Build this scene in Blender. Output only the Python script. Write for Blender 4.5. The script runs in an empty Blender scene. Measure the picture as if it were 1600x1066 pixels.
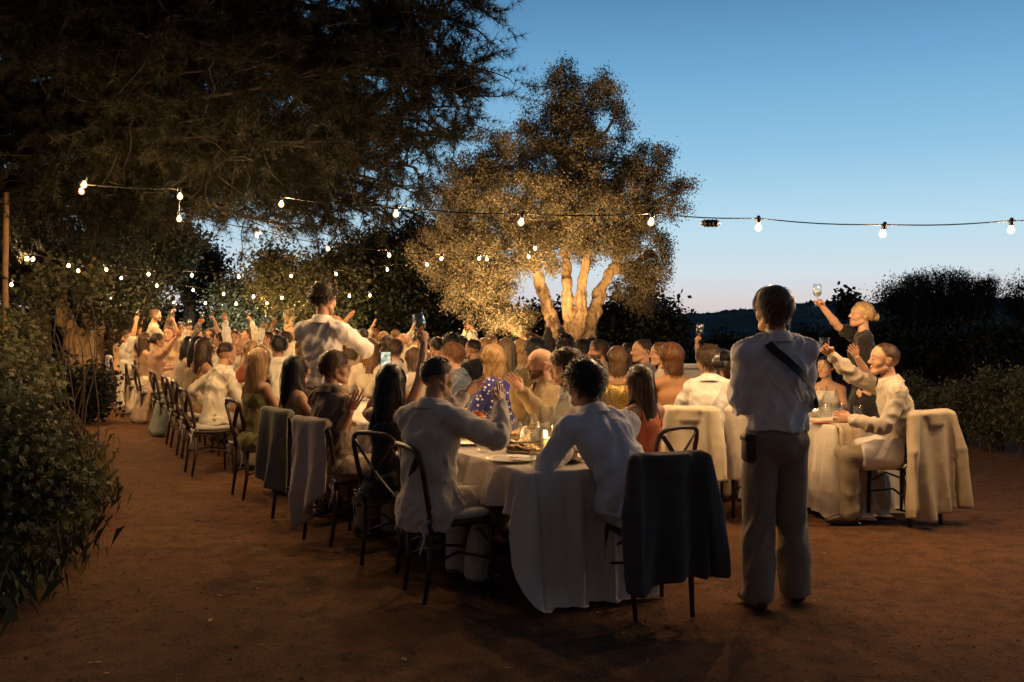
import bpy, math, random
import numpy as np
from mathutils import Vector, Matrix

S = bpy.context.scene
COL = S.collection
R = math.radians
F = 1556.0          # focal length in photograph pixels
CAMH = 1.62
HZ = 498.0          # horizon row

# ---------------------------------------------------------------- camera
cd = bpy.data.cameras.new('camera')
cam = bpy.data.objects.new('camera', cd)
COL.objects.link(cam)
cam.location = (0, 0, CAMH)
cam.rotation_euler = (R(90), 0, 0)
cd.sensor_width = 36
cd.lens = 36 * F / 1600
cd.shift_y = -(533 - HZ) / 1600
cd.clip_start = .1
cd.clip_end = 6000
S.camera = cam

# ---------------------------------------------------------------- dusk sky
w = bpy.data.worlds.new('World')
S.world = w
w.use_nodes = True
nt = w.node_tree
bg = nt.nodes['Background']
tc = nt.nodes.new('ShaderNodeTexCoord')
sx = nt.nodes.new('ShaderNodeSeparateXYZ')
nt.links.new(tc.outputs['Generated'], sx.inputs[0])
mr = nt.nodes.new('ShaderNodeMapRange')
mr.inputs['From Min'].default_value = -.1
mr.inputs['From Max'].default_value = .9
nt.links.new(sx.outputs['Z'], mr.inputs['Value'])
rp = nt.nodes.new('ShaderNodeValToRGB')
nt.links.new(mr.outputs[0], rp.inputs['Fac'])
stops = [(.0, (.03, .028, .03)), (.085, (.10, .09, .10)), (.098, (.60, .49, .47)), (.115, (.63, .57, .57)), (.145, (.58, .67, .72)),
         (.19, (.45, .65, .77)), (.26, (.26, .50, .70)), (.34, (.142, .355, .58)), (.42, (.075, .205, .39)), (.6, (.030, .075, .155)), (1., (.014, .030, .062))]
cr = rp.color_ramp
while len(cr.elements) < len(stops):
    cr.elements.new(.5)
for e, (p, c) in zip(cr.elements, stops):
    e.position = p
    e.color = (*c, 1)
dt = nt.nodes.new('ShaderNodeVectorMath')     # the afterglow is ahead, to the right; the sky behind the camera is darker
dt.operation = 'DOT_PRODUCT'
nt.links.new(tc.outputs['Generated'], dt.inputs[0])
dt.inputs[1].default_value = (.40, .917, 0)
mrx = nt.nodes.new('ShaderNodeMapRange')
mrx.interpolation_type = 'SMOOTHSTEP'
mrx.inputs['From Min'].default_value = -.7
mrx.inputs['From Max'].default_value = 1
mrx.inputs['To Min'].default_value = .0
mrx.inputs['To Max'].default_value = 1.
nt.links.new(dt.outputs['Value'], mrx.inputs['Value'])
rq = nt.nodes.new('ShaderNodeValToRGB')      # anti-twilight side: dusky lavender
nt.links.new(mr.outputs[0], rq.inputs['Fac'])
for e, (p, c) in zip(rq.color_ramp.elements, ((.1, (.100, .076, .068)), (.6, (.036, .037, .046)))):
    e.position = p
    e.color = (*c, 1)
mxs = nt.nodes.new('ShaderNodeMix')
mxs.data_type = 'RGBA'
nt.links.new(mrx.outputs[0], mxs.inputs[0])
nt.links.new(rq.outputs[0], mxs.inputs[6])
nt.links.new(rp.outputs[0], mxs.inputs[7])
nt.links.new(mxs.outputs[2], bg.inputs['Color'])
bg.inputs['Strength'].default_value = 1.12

S.view_settings.view_transform = 'Standard'
S.view_settings.look = 'None'
S.view_settings.exposure = 0
S.view_settings.gamma = 1
S.view_settings.use_curve_mapping = False
S.render.engine = 'CYCLES'
cy = S.cycles
cy.use_denoising = True
cy.max_bounces = 8
cy.diffuse_bounces = 3
cy.glossy_bounces = 3
cy.transmission_bounces = 6
cy.transparent_max_bounces = 16
cy.caustics_reflective = False
cy.caustics_refractive = False
cy.sample_clamp_indirect = 4

rnd = random.Random(7)
rng = np.random.default_rng(7)


# ---------------------------------------------------------------- helpers
def W(px, py, d):
    return np.array([(px - 800) / F * d, d, CAMH - (py - HZ) / F * d])


def G(px, d, z=0.):
    return np.array([(px - 800) / F * d, d, z])


def n_(v):
    v = np.asarray(v, float)
    return v / (np.linalg.norm(v) + 1e-9)


def tag(o, label=None, cat=None, group=None, kind=None):
    for k, v in (('label', label), ('category', cat), ('group', group), ('kind', kind)):
        if v:
            o[k] = v
    return o


def empty(name, loc, rz=0.):
    o = bpy.data.objects.new(name, None)
    o.empty_display_size = .1
    COL.objects.link(o)
    o.location = loc
    o.rotation_euler = (0, 0, rz)
    return o


def mesh_np(name, V, faces, smooth=True):
    """faces: list of (n,3) / (n,4) int arrays"""
    me = bpy.data.meshes.new(name)
    V = np.asarray(V, np.float32)
    faces = [np.asarray(f, np.int32) for f in faces if len(f)]
    me.vertices.add(len(V))
    me.vertices.foreach_set('co', V.ravel())
    nl = sum(f.size for f in faces)
    npoly = sum(len(f) for f in faces)
    me.loops.add(nl)
    me.polygons.add(npoly)
    me.loops.foreach_set('vertex_index', np.concatenate([f.ravel() for f in faces]))
    st, b = [], 0
    for f in faces:
        k = f.shape[1]
        st.append(b + np.arange(len(f)) * k)
        b += f.size
    me.polygons.foreach_set('loop_start', np.concatenate(st).astype(np.int32))
    me.update(calc_edges=True)
    if smooth:
        me.shade_smooth()
        if smooth == 2:
            me.set_sharp_from_angle(angle=R(38))
    else:
        me.shade_flat()
    return me


def setcol(me, C, name='tone'):
    a = me.color_attributes.new(name, 'FLOAT_COLOR', 'POINT')
    C = np.asarray(C, np.float32)
    if C.shape[1] == 3:
        C = np.concatenate([C, np.ones((len(C), 1), np.float32)], 1)
    a.data.foreach_set('color', C.ravel())


def obj(name, me, mat=None, parent=None, loc=None):
    o = bpy.data.objects.new(name, me)
    COL.objects.link(o)
    if mat is not None:
        if not me.materials:
            me.materials.append(mat)
    if parent is not None:
        o.parent = parent
    if loc is not None:
        o.location = loc
    return o


class MB:
    """collects pieces into one mesh"""
    def __init__(s):
        s.v, s.t, s.q, s.n = [], [], [], 0

    def add(s, V, faces):
        V = np.asarray(V, float)
        for f in faces:
            f = np.asarray(f, int)
            if len(f):
                (s.t if f.shape[1] == 3 else s.q).append(f + s.n)
        s.v.append(V)
        s.n += len(V)
        return s

    def arrays(s):
        fs = []
        if s.t:
            fs.append(np.concatenate(s.t))
        if s.q:
            fs.append(np.concatenate(s.q))
        return np.concatenate(s.v), fs

    def mesh(s, name, smooth=True):
        return mesh_np(name, *s.arrays(), smooth=smooth)

    def build(s, name, mat, parent=None, smooth=True, loc=None):
        return obj(name, s.mesh(name, smooth), mat, parent, loc)


def tube(P, rad, n=8, cap=True, flat=1.):
    P = np.asarray(P, float)
    rad = np.broadcast_to(np.asarray(rad, float), (len(P),))
    T = np.gradient(P, axis=0)
    T /= np.linalg.norm(T, axis=1)[:, None] + 1e-9
    a = np.array([0, 0, 1.]) if abs(T[0][2]) < .9 else np.array([1., 0, 0])
    V = []
    x = n_(np.cross(a, T[0]))
    for i in range(len(P)):
        x = n_(x - T[i] * np.dot(x, T[i]))
        y = np.cross(T[i], x)
        an = np.arange(n) * 2 * np.pi / n
        V.append(P[i] + rad[i] * (np.cos(an)[:, None] * x + flat * np.sin(an)[:, None] * y))
    V = np.concatenate(V)
    i = np.arange(len(P) - 1)[:, None] * n
    j = np.arange(n)[None]
    j2 = (j + 1) % n
    q = np.stack([i + j, i + j2, i + n + j2, i + n + j], -1).reshape(-1, 4)
    fs = [q]
    if cap:
        V = np.concatenate([V, P[:1], P[-1:]])
        c0 = len(V) - 2
        j = np.arange(n)
        j2 = (j + 1) % n
        b = (len(P) - 1) * n
        fs.append(np.concatenate([np.stack([np.full(n, c0), j2, j], -1), np.stack([np.full(n, c0 + 1), b + j, b + j2], -1)]))
    return V, fs


def crisp(me, deg=38):
    me.set_sharp_from_angle(angle=R(deg))
    return me


def lathe(prof, n=16):
    prof = np.asarray(prof, float)
    an = np.arange(n) * 2 * np.pi / n
    V = np.stack([prof[:, 0][:, None] * np.cos(an), prof[:, 0][:, None] * np.sin(an), np.repeat(prof[:, 1][:, None], n, 1)], -1).reshape(-1, 3)
    i = np.arange(len(prof) - 1)[:, None] * n
    j = np.arange(n)[None]
    j2 = (j + 1) % n
    return V, [np.stack([i + j, i + j2, i + n + j2, i + n + j], -1).reshape(-1, 4)]


def box(c, s, M=None, bev=.0):
    c = np.asarray(c, float)
    s = np.asarray(s, float) / 2
    if bev <= 0:
        V = np.array([[x, y, z] for x in (-1, 1) for y in (-1, 1) for z in (-1, 1)], float) * s
        q = np.array([[0, 1, 3, 2], [4, 6, 7, 5], [0, 4, 5, 1], [2, 3, 7, 6], [0, 2, 6, 4], [1, 5, 7, 3]])
        fs = [q]
    else:
        b = bev
        V = []
        for zz, ins in ((-s[2], b), (-s[2] + b, 0), (s[2] - b, 0), (s[2], b)):
            x, y = s[0] - ins, s[1] - ins
            k = b if ins == 0 else b * .3
            V += [[x - k, -y, zz], [x, -y + k, zz], [x, y - k, zz], [x - k, y, zz], [-x + k, y, zz], [-x, y - k, zz], [-x, -y + k, zz], [-x + k, -y, zz]]
        V = np.array(V)
        q = []
        for r in range(3):
            for j in range(8):
                q.append([r * 8 + j, r * 8 + (j + 1) % 8, r * 8 + 8 + (j + 1) % 8, r * 8 + 8 + j])
        t = [[0, j + 1, j] for j in range(1, 7)] + [[24, 24 + j, 24 + j + 1] for j in range(1, 7)]
        fs = [np.array(q), np.array(t)]
    if M is not None:
        V = V @ np.asarray(M).T
    return V + c, fs


def grid_faces(nu, nv, wrap=False):
    i = np.arange(nu - 1)[:, None] * nv
    j = np.arange(nv if wrap else nv - 1)[None]
    j2 = (j + 1) % nv
    return np.stack([i + j, i + nv + j, i + nv + j2, i + j2], -1).reshape(-1, 4)


# value noise -----------------------------------------------------
_L = np.random.default_rng(3).uniform(-1, 1, (32, 32, 32)).astype(np.float32)


def noise3(P):
    P = np.asarray(P, np.float32)
    i = np.floor(P).astype(int)
    f = P - i
    f = f * f * (3 - 2 * f)
    r = 0
    for dx in (0, 1):
        for dy in (0, 1):
            for dz in (0, 1):
                wt = (f[..., 0] if dx else 1 - f[..., 0]) * (f[..., 1] if dy else 1 - f[..., 1]) * (f[..., 2] if dz else 1 - f[..., 2])
                r = r + wt * _L[(i[..., 0] + dx) % 32, (i[..., 1] + dy) % 32, (i[..., 2] + dz) % 32]
    return r


def vnormals(V, faces):
    N = np.zeros_like(V)
    for f in faces:
        a, b, c = V[f[:, 0]], V[f[:, 1]], V[f[:, 2]]
        n = np.cross(b - a, c - a)
        for k in range(f.shape[1]):
            np.add.at(N, f[:, k], n)
    return N / (np.linalg.norm(N, axis=1)[:, None] + 1e-12)


# signed distance modelling ---------------------------------------
class SDF:
    def __init__(s, k=.02):
        s.p, s.k, s.cuts, s.subs = [], k, [], []

    def cone(s, a, b, ra, rb, k=None):
        s.p.append(('c', np.asarray(a, float), np.asarray(b, float), ra, rb, s.k if k is None else k))
        return s

    def ball(s, a, r, k=None):
        return s.cone(a, np.asarray(a, float) + [0, 0, 1e-4], r, r, k)

    def ell(s, a, b, lat, ra, rb, k=None):
        s.p.append(('e', np.asarray(a, float), np.asarray(b, float), ra, rb, s.k if k is None else k, n_(lat)))
        return s

    def cut(s, pt, n):      # remove the side n points to
        s.cuts.append((np.asarray(pt, float), n_(n)))
        return s

    def sub(s, c, r):
        s.subs.append((np.asarray(c, float), r))
        return s

    def mesh(s, h):
        lo, hi = np.full(3, 1e9), np.full(3, -1e9)
        bb = []
        for p in s.p:
            r = max(np.max(p[3]), np.max(p[4])) + p[5] + 2.5 * h
            l, u = np.minimum(p[1], p[2]) - r, np.maximum(p[1], p[2]) + r
            bb.append((l, u))
            lo, hi = np.minimum(lo, l), np.maximum(hi, u)
        n = np.ceil((hi - lo) / h).astype(int) + 2
        D = np.full(n, 1., np.float32)
        ax = [(lo[i] + np.arange(n[i]) * h).astype(np.float32) for i in range(3)]
        for p, (l, u) in zip(s.p, bb):
            i0 = np.maximum(((l - lo) / h).astype(int), 0)
            i1 = np.minimum(((u - lo) / h).astype(int) + 2, n)
            X = ax[0][i0[0]:i1[0], None, None]
            Y = ax[1][None, i0[1]:i1[1], None]
            Z = ax[2][None, None, i0[2]:i1[2]]
            a, b = p[1], p[2]
            ab = b - a
            L2 = ab @ ab
            qx, qy, qz = X - a[0], Y - a[1], Z - a[2]
            t = np.clip((qx * ab[0] + qy * ab[1] + qz * ab[2]) / L2, 0, 1)
            rx, ry, rz = qx - t * ab[0], qy - t * ab[1], qz - t * ab[2]
            if p[0] == 'c':
                d = np.sqrt(rx * rx + ry * ry + rz * rz) - (p[3] + t * (p[4] - p[3]))
            else:
                lat = p[6]
                A = ab / math.sqrt(L2)
                lat = n_(lat - A * (lat @ A))
                ql = rx * lat[0] + ry * lat[1] + rz * lat[2]
                rest = np.maximum(rx * rx + ry * ry + rz * rz - ql * ql, 0)
                wx = p[3][0] + t * (p[4][0] - p[3][0])
                wy = p[3][1] + t * (p[4][1] - p[3][1])
                d = (np.sqrt((ql / wx) ** 2 + rest / wy ** 2) - 1) * np.minimum(wx, wy)
            sl = tuple(slice(i0[i], i1[i]) for i in range(3))
            o = D[sl]
            k = p[5]
            if k > 0:
                hh = np.clip(.5 + .5 * (o - d) / k, 0, 1)
                D[sl] = o + (d - o) * hh - k * hh * (1 - hh)
            else:
                D[sl] = np.minimum(o, d)
        X, Y, Z = ax[0][:, None, None], ax[1][None, :, None], ax[2][None, None]
        for c, r in s.subs:
            D = np.maximum(D, r - np.sqrt((X - c[0]) ** 2 + (Y - c[1]) ** 2 + (Z - c[2]) ** 2))
        for c, nn in s.cuts:
            D = np.maximum(D, (X - c[0]) * nn[0] + (Y - c[1]) * nn[1] + (Z - c[2]) * nn[2])
        return nets(D, lo, h)


def nets(D, lo, h):
    ins = D < 0
    c = np.zeros(np.array(D.shape) - 1, np.uint8)
    offs = [(x, y, z) for x in (0, 1) for y in (0, 1) for z in (0, 1)]
    nx, ny, nz = c.shape
    for x, y, z in offs:
        c += ins[x:x + nx, y:y + ny, z:z + nz]
    act = (c > 0) & (c < 8)
    ii = np.argwhere(act)
    idx = np.full(c.shape, -1, np.int32)
    idx[act] = np.arange(len(ii))
    vals = np.stack([D[ii[:, 0] + x, ii[:, 1] + y, ii[:, 2] + z] for x, y, z in offs], 1)
    acc = np.zeros((len(ii), 3))
    cnt = np.zeros(len(ii))
    O = np.array(offs, float)
    for a in range(8):
        for b in range(a + 1, 8):
            if np.abs(O[a] - O[b]).sum() != 1:
                continue
            va, vb = vals[:, a], vals[:, b]
            m = (va < 0) != (vb < 0)
            t = np.where(m, va / np.where(m, va - vb, 1), 0)
            acc += m[:, None] * (O[a] + t[:, None] * (O[b] - O[a]))
            cnt += m
    V = (ii + acc / np.maximum(cnt, 1)[:, None]) * h + lo
    Q = []
    for axis in range(3):
        a = [slice(None)] * 3
        b = [slice(None)] * 3
        a[axis], b[axis] = slice(0, -1), slice(1, None)
        A, B = ins[tuple(a)], ins[tuple(b)]
        e = np.argwhere(A != B)
        u, v = (axis + 1) % 3, (axis + 2) % 3
        e = e[(e[:, u] > 0) & (e[:, v] > 0) & (e[:, u] < c.shape[u]) & (e[:, v] < c.shape[v])]
        if not len(e):
            continue
        s = A[e[:, 0], e[:, 1], e[:, 2]]
        q = []
        for du, dv in ((0, 0), (1, 0), (1, 1), (0, 1)):
            k = e.copy()
            k[:, u] -= du
            k[:, v] -= dv
            q.append(idx[k[:, 0], k[:, 1], k[:, 2]])
        q = np.stack(q, 1)
        q[~s] = q[~s][:, ::-1]
        Q.append(q)
    Q = np.concatenate(Q)
    return V, [Q[(Q >= 0).all(1)]]


# ---------------------------------------------------------------- materials
def newmat(name):
    m = bpy.data.materials.new(name)
    m.use_nodes = True
    return m, m.node_tree, m.node_tree.nodes['Principled BSDF']


def bump(nt, p, scale, strength, dist=.01, detail=4, coord='Object', stretch=None):
    tcn = nt.nodes.new('ShaderNodeTexCoord')
    n = nt.nodes.new('ShaderNodeTexNoise')
    n.inputs['Scale'].default_value = scale
    n.inputs['Detail'].default_value = detail
    src = tcn.outputs[coord]
    if stretch:
        mp = nt.nodes.new('ShaderNodeMapping')
        mp.inputs['Scale'].default_value = stretch
        nt.links.new(src, mp.inputs[0])
        src = mp.outputs[0]
    nt.links.new(src, n.inputs['Vector'])
    b = nt.nodes.new('ShaderNodeBump')
    b.inputs['Strength'].default_value = strength
    b.inputs['Distance'].default_value = dist
    nt.links.new(n.outputs['Fac'], b.inputs['Height'])
    nt.links.new(b.outputs[0], p.inputs['Normal'])
    return n, b


def mixc(nt, fac, c1, c2):
    m = nt.nodes.new('ShaderNodeMix')
    m.data_type = 'RGBA'
    for s, v in ((6, c1), (7, c2)):
        if isinstance(v, tuple):
            m.inputs[s].default_value = (*v[:3], 1)
        else:
            nt.links.new(v, m.inputs[s])
    nt.links.new(fac, m.inputs[0])
    return m.outputs[2]


_M = {}


def plain(name, col, rough=.6, metal=0., bs=0, bst=.2, spec=None, var=.0, vscale=8):
    key = ('p', name)
    if key in _M:
        return _M[key]
    m, t, p = newmat(name)
    p.inputs['Base Color'].default_value = (*col, 1)
    p.inputs['Roughness'].default_value = rough
    p.inputs['Metallic'].default_value = metal
    if spec is not None:
        p.inputs['Specular IOR Level'].default_value = spec
    if bs:
        n, b = bump(t, p, bs, bst)
    if var:
        tcn = t.nodes.new('ShaderNodeTexCoord')
        n2 = t.nodes.new('ShaderNodeTexNoise')
        n2.inputs['Scale'].default_value = vscale
        n2.inputs['Detail'].default_value = 5
        t.links.new(tcn.outputs['Object'], n2.inputs['Vector'])
        t.links.new(mixc(t, n2.outputs['Fac'], tuple(max(0, c * (1 - var)) for c in col), tuple(min(1, c * (1 + var)) for c in col)), p.inputs['Base Color'])
    _M[key] = m
    return m


def fabric(col, rough=.85, kind='plain', sheen=.2):
    key = ('f', tuple(round(c, 3) for c in col), kind)
    if key in _M:
        return _M[key]
    m, t, p = newmat('fabric')
    p.inputs['Roughness'].default_value = rough
    p.inputs['Sheen Weight'].default_value = sheen
    p.inputs['Specular IOR Level'].default_value = .2
    tcn = t.nodes.new('ShaderNodeTexCoord')
    n = t.nodes.new('ShaderNodeTexNoise')
    n.inputs['Scale'].default_value = 9
    n.inputs['Detail'].default_value = 6
    t.links.new(tcn.outputs['Object'], n.inputs['Vector'])
    base = mixc(t, n.outputs['Fac'], tuple(c * .82 for c in col), tuple(min(1, c * 1.14) for c in col))
    if kind == 'polka':
        vo = t.nodes.new('ShaderNodeTexVoronoi')
        vo.inputs['Scale'].default_value = 26
        t.links.new(tcn.outputs['Object'], vo.inputs['Vector'])
        lt = t.nodes.new('ShaderNodeMath')
        lt.operation = 'LESS_THAN'
        lt.inputs[1].default_value = .27
        t.links.new(vo.outputs['Distance'], lt.inputs[0])
        base = mixc(t, lt.outputs[0], base, (.72, .70, .68))
    if kind == 'stripe':
        wv = t.nodes.new('ShaderNodeTexWave')
        wv.inputs['Scale'].default_value = 9
        t.links.new(tcn.outputs['Object'], wv.inputs['Vector'])
        pw = t.nodes.new('ShaderNodeMath')
        pw.operation = 'POWER'
        pw.inputs[1].default_value = 6
        t.links.new(wv.outputs['Fac'], pw.inputs[0])
        base = mixc(t, pw.outputs[0], base, tuple(c * .55 for c in col))
    if kind == 'sequin':
        vo = t.nodes.new('ShaderNodeTexVoronoi')
        vo.inputs['Scale'].default_value = 95
        t.links.new(tcn.outputs['Object'], vo.inputs['Vector'])
        base = mixc(t, vo.outputs['Color'], tuple(c * .25 for c in col), tuple(min(1, c * 1.5) for c in col))
        p.inputs['Metallic'].default_value = .6
        p.inputs['Roughness'].default_value = .3
    t.links.new(base, p.inputs['Base Color'])
    # fine weave + soft creases
    n2 = t.nodes.new('ShaderNodeTexNoise')
    n2.inputs['Scale'].default_value = 420
    n2.inputs['Detail'].default_value = 2
    t.links.new(tcn.outputs['Object'], n2.inputs['Vector'])
    n3 = t.nodes.new('ShaderNodeTexNoise')
    n3.inputs['Scale'].default_value = 16
    n3.inputs['Detail'].default_value = 3
    n3.inputs['Distortion'].default_value = 1.5
    t.links.new(tcn.outputs['Object'], n3.inputs['Vector'])
    b1 = t.nodes.new('ShaderNodeBump')
    b1.inputs['Strength'].default_value = .4
    b1.inputs['Distance'].default_value = .008
    t.links.new(n3.outputs['Fac'], b1.inputs['Height'])
    b2 = t.nodes.new('ShaderNodeBump')
    b2.inputs['Strength'].default_value = .35
    b2.inputs['Distance'].default_value = .002
    t.links.new(n2.outputs['Fac'], b2.inputs['Height'])
    t.links.new(b1.outputs[0], b2.inputs['Normal'])
    t.links.new(b2.outputs[0], p.inputs['Normal'])
    _M[key] = m
    return m


def attrmat(name, rough, bs=0, bst=.2, sub=0., trans=0., spec=None):
    m, t, p = newmat(name)
    a = t.nodes.new('ShaderNodeAttribute')
    a.attribute_name = 'tone'
    t.links.new(a.outputs['Color'], p.inputs['Base Color'])
    p.inputs['Roughness'].default_value = rough
    if spec is not None:
        p.inputs['Specular IOR Level'].default_value = spec
    if bs:
        bump(t, p, bs, bst, .004)
    if sub:
        p.inputs['Subsurface Weight'].default_value = sub
        p.inputs['Subsurface Radius'].default_value = (.012, .005, .003)
        p.inputs['Subsurface Scale'].default_value = 1.
    if trans:
        d = t.nodes.new('ShaderNodeBsdfTranslucent')
        t.links.new(a.outputs['Color'], d.inputs['Color'])
        mx = t.nodes.new('ShaderNodeMixShader')
        mx.inputs[0].default_value = trans
        out = t.nodes['Material Output']
        t.links.new(p.outputs[0], mx.inputs[1])
        t.links.new(d.outputs[0], mx.inputs[2])
        t.links.new(mx.outputs[0], out.inputs['Surface'])
    return m


M_SKIN = attrmat('skin', .5, 90, .15)
M_HAIR = attrmat('hair_fibre', .42, spec=.4)
M_LEAF = attrmat('leaf', .55, trans=.25, spec=.3)
M_NEEDLE = attrmat('needle', .6, spec=.2)


def emis(name, col, strength):
    m = bpy.data.materials.new(name)
    m.use_nodes = True
    t = m.node_tree
    t.nodes.clear()
    e = t.nodes.new('ShaderNodeEmission')
    e.inputs['Color'].default_value = (*col, 1)
    e.inputs['Strength'].default_value = strength
    o = t.nodes.new('ShaderNodeOutputMaterial')
    t.links.new(e.outputs[0], o.inputs['Surface'])
    return m


def glassmat(name, col=(1, 1, 1), rough=.02, edge=.0):
    """thin clear glass: light passes straight through, the rims and grazing angles mirror the surroundings"""
    m = bpy.data.materials.new(name)
    m.use_nodes = True
    t = m.node_tree
    t.nodes.clear()
    tr = t.nodes.new('ShaderNodeBsdfTransparent')
    tr.inputs['Color'].default_value = (*col, 1)
    gl = t.nodes.new('ShaderNodeBsdfGlossy')
    gl.inputs['Roughness'].default_value = rough + .06
    lw = t.nodes.new('ShaderNodeLayerWeight')
    lw.inputs['Blend'].default_value = .28
    mp = t.nodes.new('ShaderNodeMapRange')
    mp.inputs['To Min'].default_value = .09
    mp.inputs['To Max'].default_value = .48
    t.links.new(lw.outputs['Facing'], mp.inputs['Value'])
    mx = t.nodes.new('ShaderNodeMixShader')
    t.links.new(mp.outputs[0], mx.inputs[0])
    t.links.new(tr.outputs[0], mx.inputs[1])
    t.links.new(gl.outputs[0], mx.inputs[2])
    o = t.nodes.new('ShaderNodeOutputMaterial')
    t.links.new(mx.outputs[0], o.inputs['Surface'])
    return m


M_GLASS = glassmat('clear_glass', (.96, .97, .97))
BULB_L = 5300.
M_BULB = emis('warm_bulb_glow', (1., .58, .22), BULB_L)
M_BULB2 = emis('dimmer_bulb_glow', (1., .60, .26), 7800.)
M_FLAME = emis('candle_flame', (1., .55, .18), 700.)
def halo_mat():
    """added halo shell: clear, its amber emission imitates bulb glow and fades towards the rim"""
    m = bpy.data.materials.new('bulb_halo_glow')
    m.use_nodes = True
    t = m.node_tree
    t.nodes.clear()
    tr = t.nodes.new('ShaderNodeBsdfTransparent')
    em = t.nodes.new('ShaderNodeEmission')
    em.inputs['Color'].default_value = (1, .52, .15, 1)
    lw = t.nodes.new('ShaderNodeLayerWeight')
    lw.inputs['Blend'].default_value = .5
    iv = t.nodes.new('ShaderNodeMath')
    iv.operation = 'SUBTRACT'
    iv.inputs[0].default_value = 1
    t.links.new(lw.outputs['Facing'], iv.inputs[1])
    pw = t.nodes.new('ShaderNodeMath')
    pw.operation = 'POWER'
    pw.inputs[1].default_value = 2.2
    t.links.new(iv.outputs[0], pw.inputs[0])
    ml = t.nodes.new('ShaderNodeMath')
    ml.operation = 'MULTIPLY'
    ml.inputs[1].default_value = 2.1
    t.links.new(pw.outputs[0], ml.inputs[0])
    t.links.new(ml.outputs[0], em.inputs['Strength'])
    ad = t.nodes.new('ShaderNodeAddShader')
    t.links.new(tr.outputs[0], ad.inputs[0])
    t.links.new(em.outputs[0], ad.inputs[1])
    o = t.nodes.new('ShaderNodeOutputMaterial')
    t.links.new(ad.outputs[0], o.inputs['Surface'])
    m.cycles.emission_sampling = 'NONE'
    return m


M_HALO = halo_mat()
M_BLACK = plain('black_plastic', (.012, .012, .013), .4)
M_WOOD = plain('dark_walnut', (.035, .018, .010), .42, bs=60, bst=.2, var=.4, vscale=20)
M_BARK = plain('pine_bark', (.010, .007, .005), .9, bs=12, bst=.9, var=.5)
M_CERAMIC = plain('white_ceramic', (.78, .75, .70), .25)
M_CLOTH = fabric((.62, .56, .49), .9)
M_CUSH = fabric((.50, .48, .44), .9)


def cable_mat():
    return plain('black_rubber_cable', (.008, .008, .008), .9, spec=.1)


def spot(parent, loc, target, power, col, angle, blend=.6, size=.08):
    ld = bpy.data.lights.new('lamp', 'SPOT')
    ld.energy = power
    ld.color = col
    ld.spot_size = R(angle)
    ld.spot_blend = blend
    ld.shadow_soft_size = size
    o = bpy.data.objects.new('lamp', ld)
    COL.objects.link(o)
    o.location = loc
    d = Vector(target) - Vector(loc)
    o.rotation_euler = d.to_track_quat('-Z', 'Y').to_euler()
    if parent is not None:
        pm = Matrix.Translation(parent.location)
        o.parent = parent
        o.matrix_parent_inverse = pm.inverted()
    return o

# ================================================================ ground
def ground_z(x, y):
    P = np.stack([np.asarray(x) * .55, np.asarray(y) * .55, np.zeros_like(x) + .37], -1)
    P2 = np.stack([np.asarray(x) * 3.1, np.asarray(y) * 3.1, np.zeros_like(x) + 4.7], -1)
    P3 = np.stack([np.asarray(x) * 9.3, np.asarray(y) * 9.3, np.zeros_like(x) + 8.1], -1)
    return noise3(P) * .018 + noise3(P2) * .007 + noise3(P3) * .0022 - .012


def axis(dense0, dense1, step, far0, far1):
    a = list(np.arange(dense0, dense1, step))
    s, v = step, dense1
    while v < far1:
        a.append(v)
        s *= 1.22
        v += s
    a.append(far1)
    s, v = step, dense0
    while v > far0:
        s *= 1.22
        v -= s
        a.insert(0, max(v, far0))
    return np.array(a)


gx = axis(-5.5, 5.5, .055, -2500, 2500)
gy = axis(2.6, 11.5, .06, -2500, 3500)
X, Y = np.meshgrid(gx, gy, indexing='ij')
Z = ground_z(X, Y)
far = np.hypot(X, Y - 6) > 60
Z = np.where(far, -.3, Z)
V = np.stack([X, Y, Z], -1).reshape(-1, 3)
gm, t, p = newmat('red_earth')
tcn = t.nodes.new('ShaderNodeTexCoord')


def nz(scale, detail=5, dist=0.):
    n = t.nodes.new('ShaderNodeTexNoise')
    n.inputs['Scale'].default_value = scale
    n.inputs['Detail'].default_value = detail
    n.inputs['Distortion'].default_value = dist
    t.links.new(tcn.outputs['Object'], n.inputs['Vector'])
    return n.outputs['Fac']


def ramp(src, lo, hi):
    r = t.nodes.new('ShaderNodeMapRange')
    r.inputs['From Min'].default_value = lo
    r.inputs['From Max'].default_value = hi
    t.links.new(src, r.inputs['Value'])
    return r.outputs[0]


c = mixc(t, ramp(nz(.9, 6, .5), .35, .65), (.118, .054, .026), (.175, .086, .043))
c = mixc(t, ramp(nz(7, 8), .42, .62), c, (.085, .046, .026))
c = mixc(t, ramp(nz(60, 4), .60, .72), c, (.22, .125, .07))
c = mixc(t, ramp(nz(190, 3), .50, .66), c, (.060, .030, .016))
c = mixc(t, ramp(nz(120, 2), .64, .70), c, (.27, .17, .10))
c = mixc(t, ramp(nz(38, 3), .60, .80), c, (.07, .040, .022))
t.links.new(c, p.inputs['Base Color'])
p.inputs['Roughness'].default_value = .95
p.inputs['Specular IOR Level'].default_value = .1
b = t.nodes.new('ShaderNodeBump')
b.inputs['Strength'].default_value = .55
b.inputs['Distance'].default_value = .014
t.links.new(nz(95, 9), b.inputs['Height'])
t.links.new(b.outputs[0], p.inputs['Normal'])
tag(obj('ground', mesh_np('ground', V, [grid_faces(len(gx), len(gy))]), gm), kind='structure')

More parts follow.
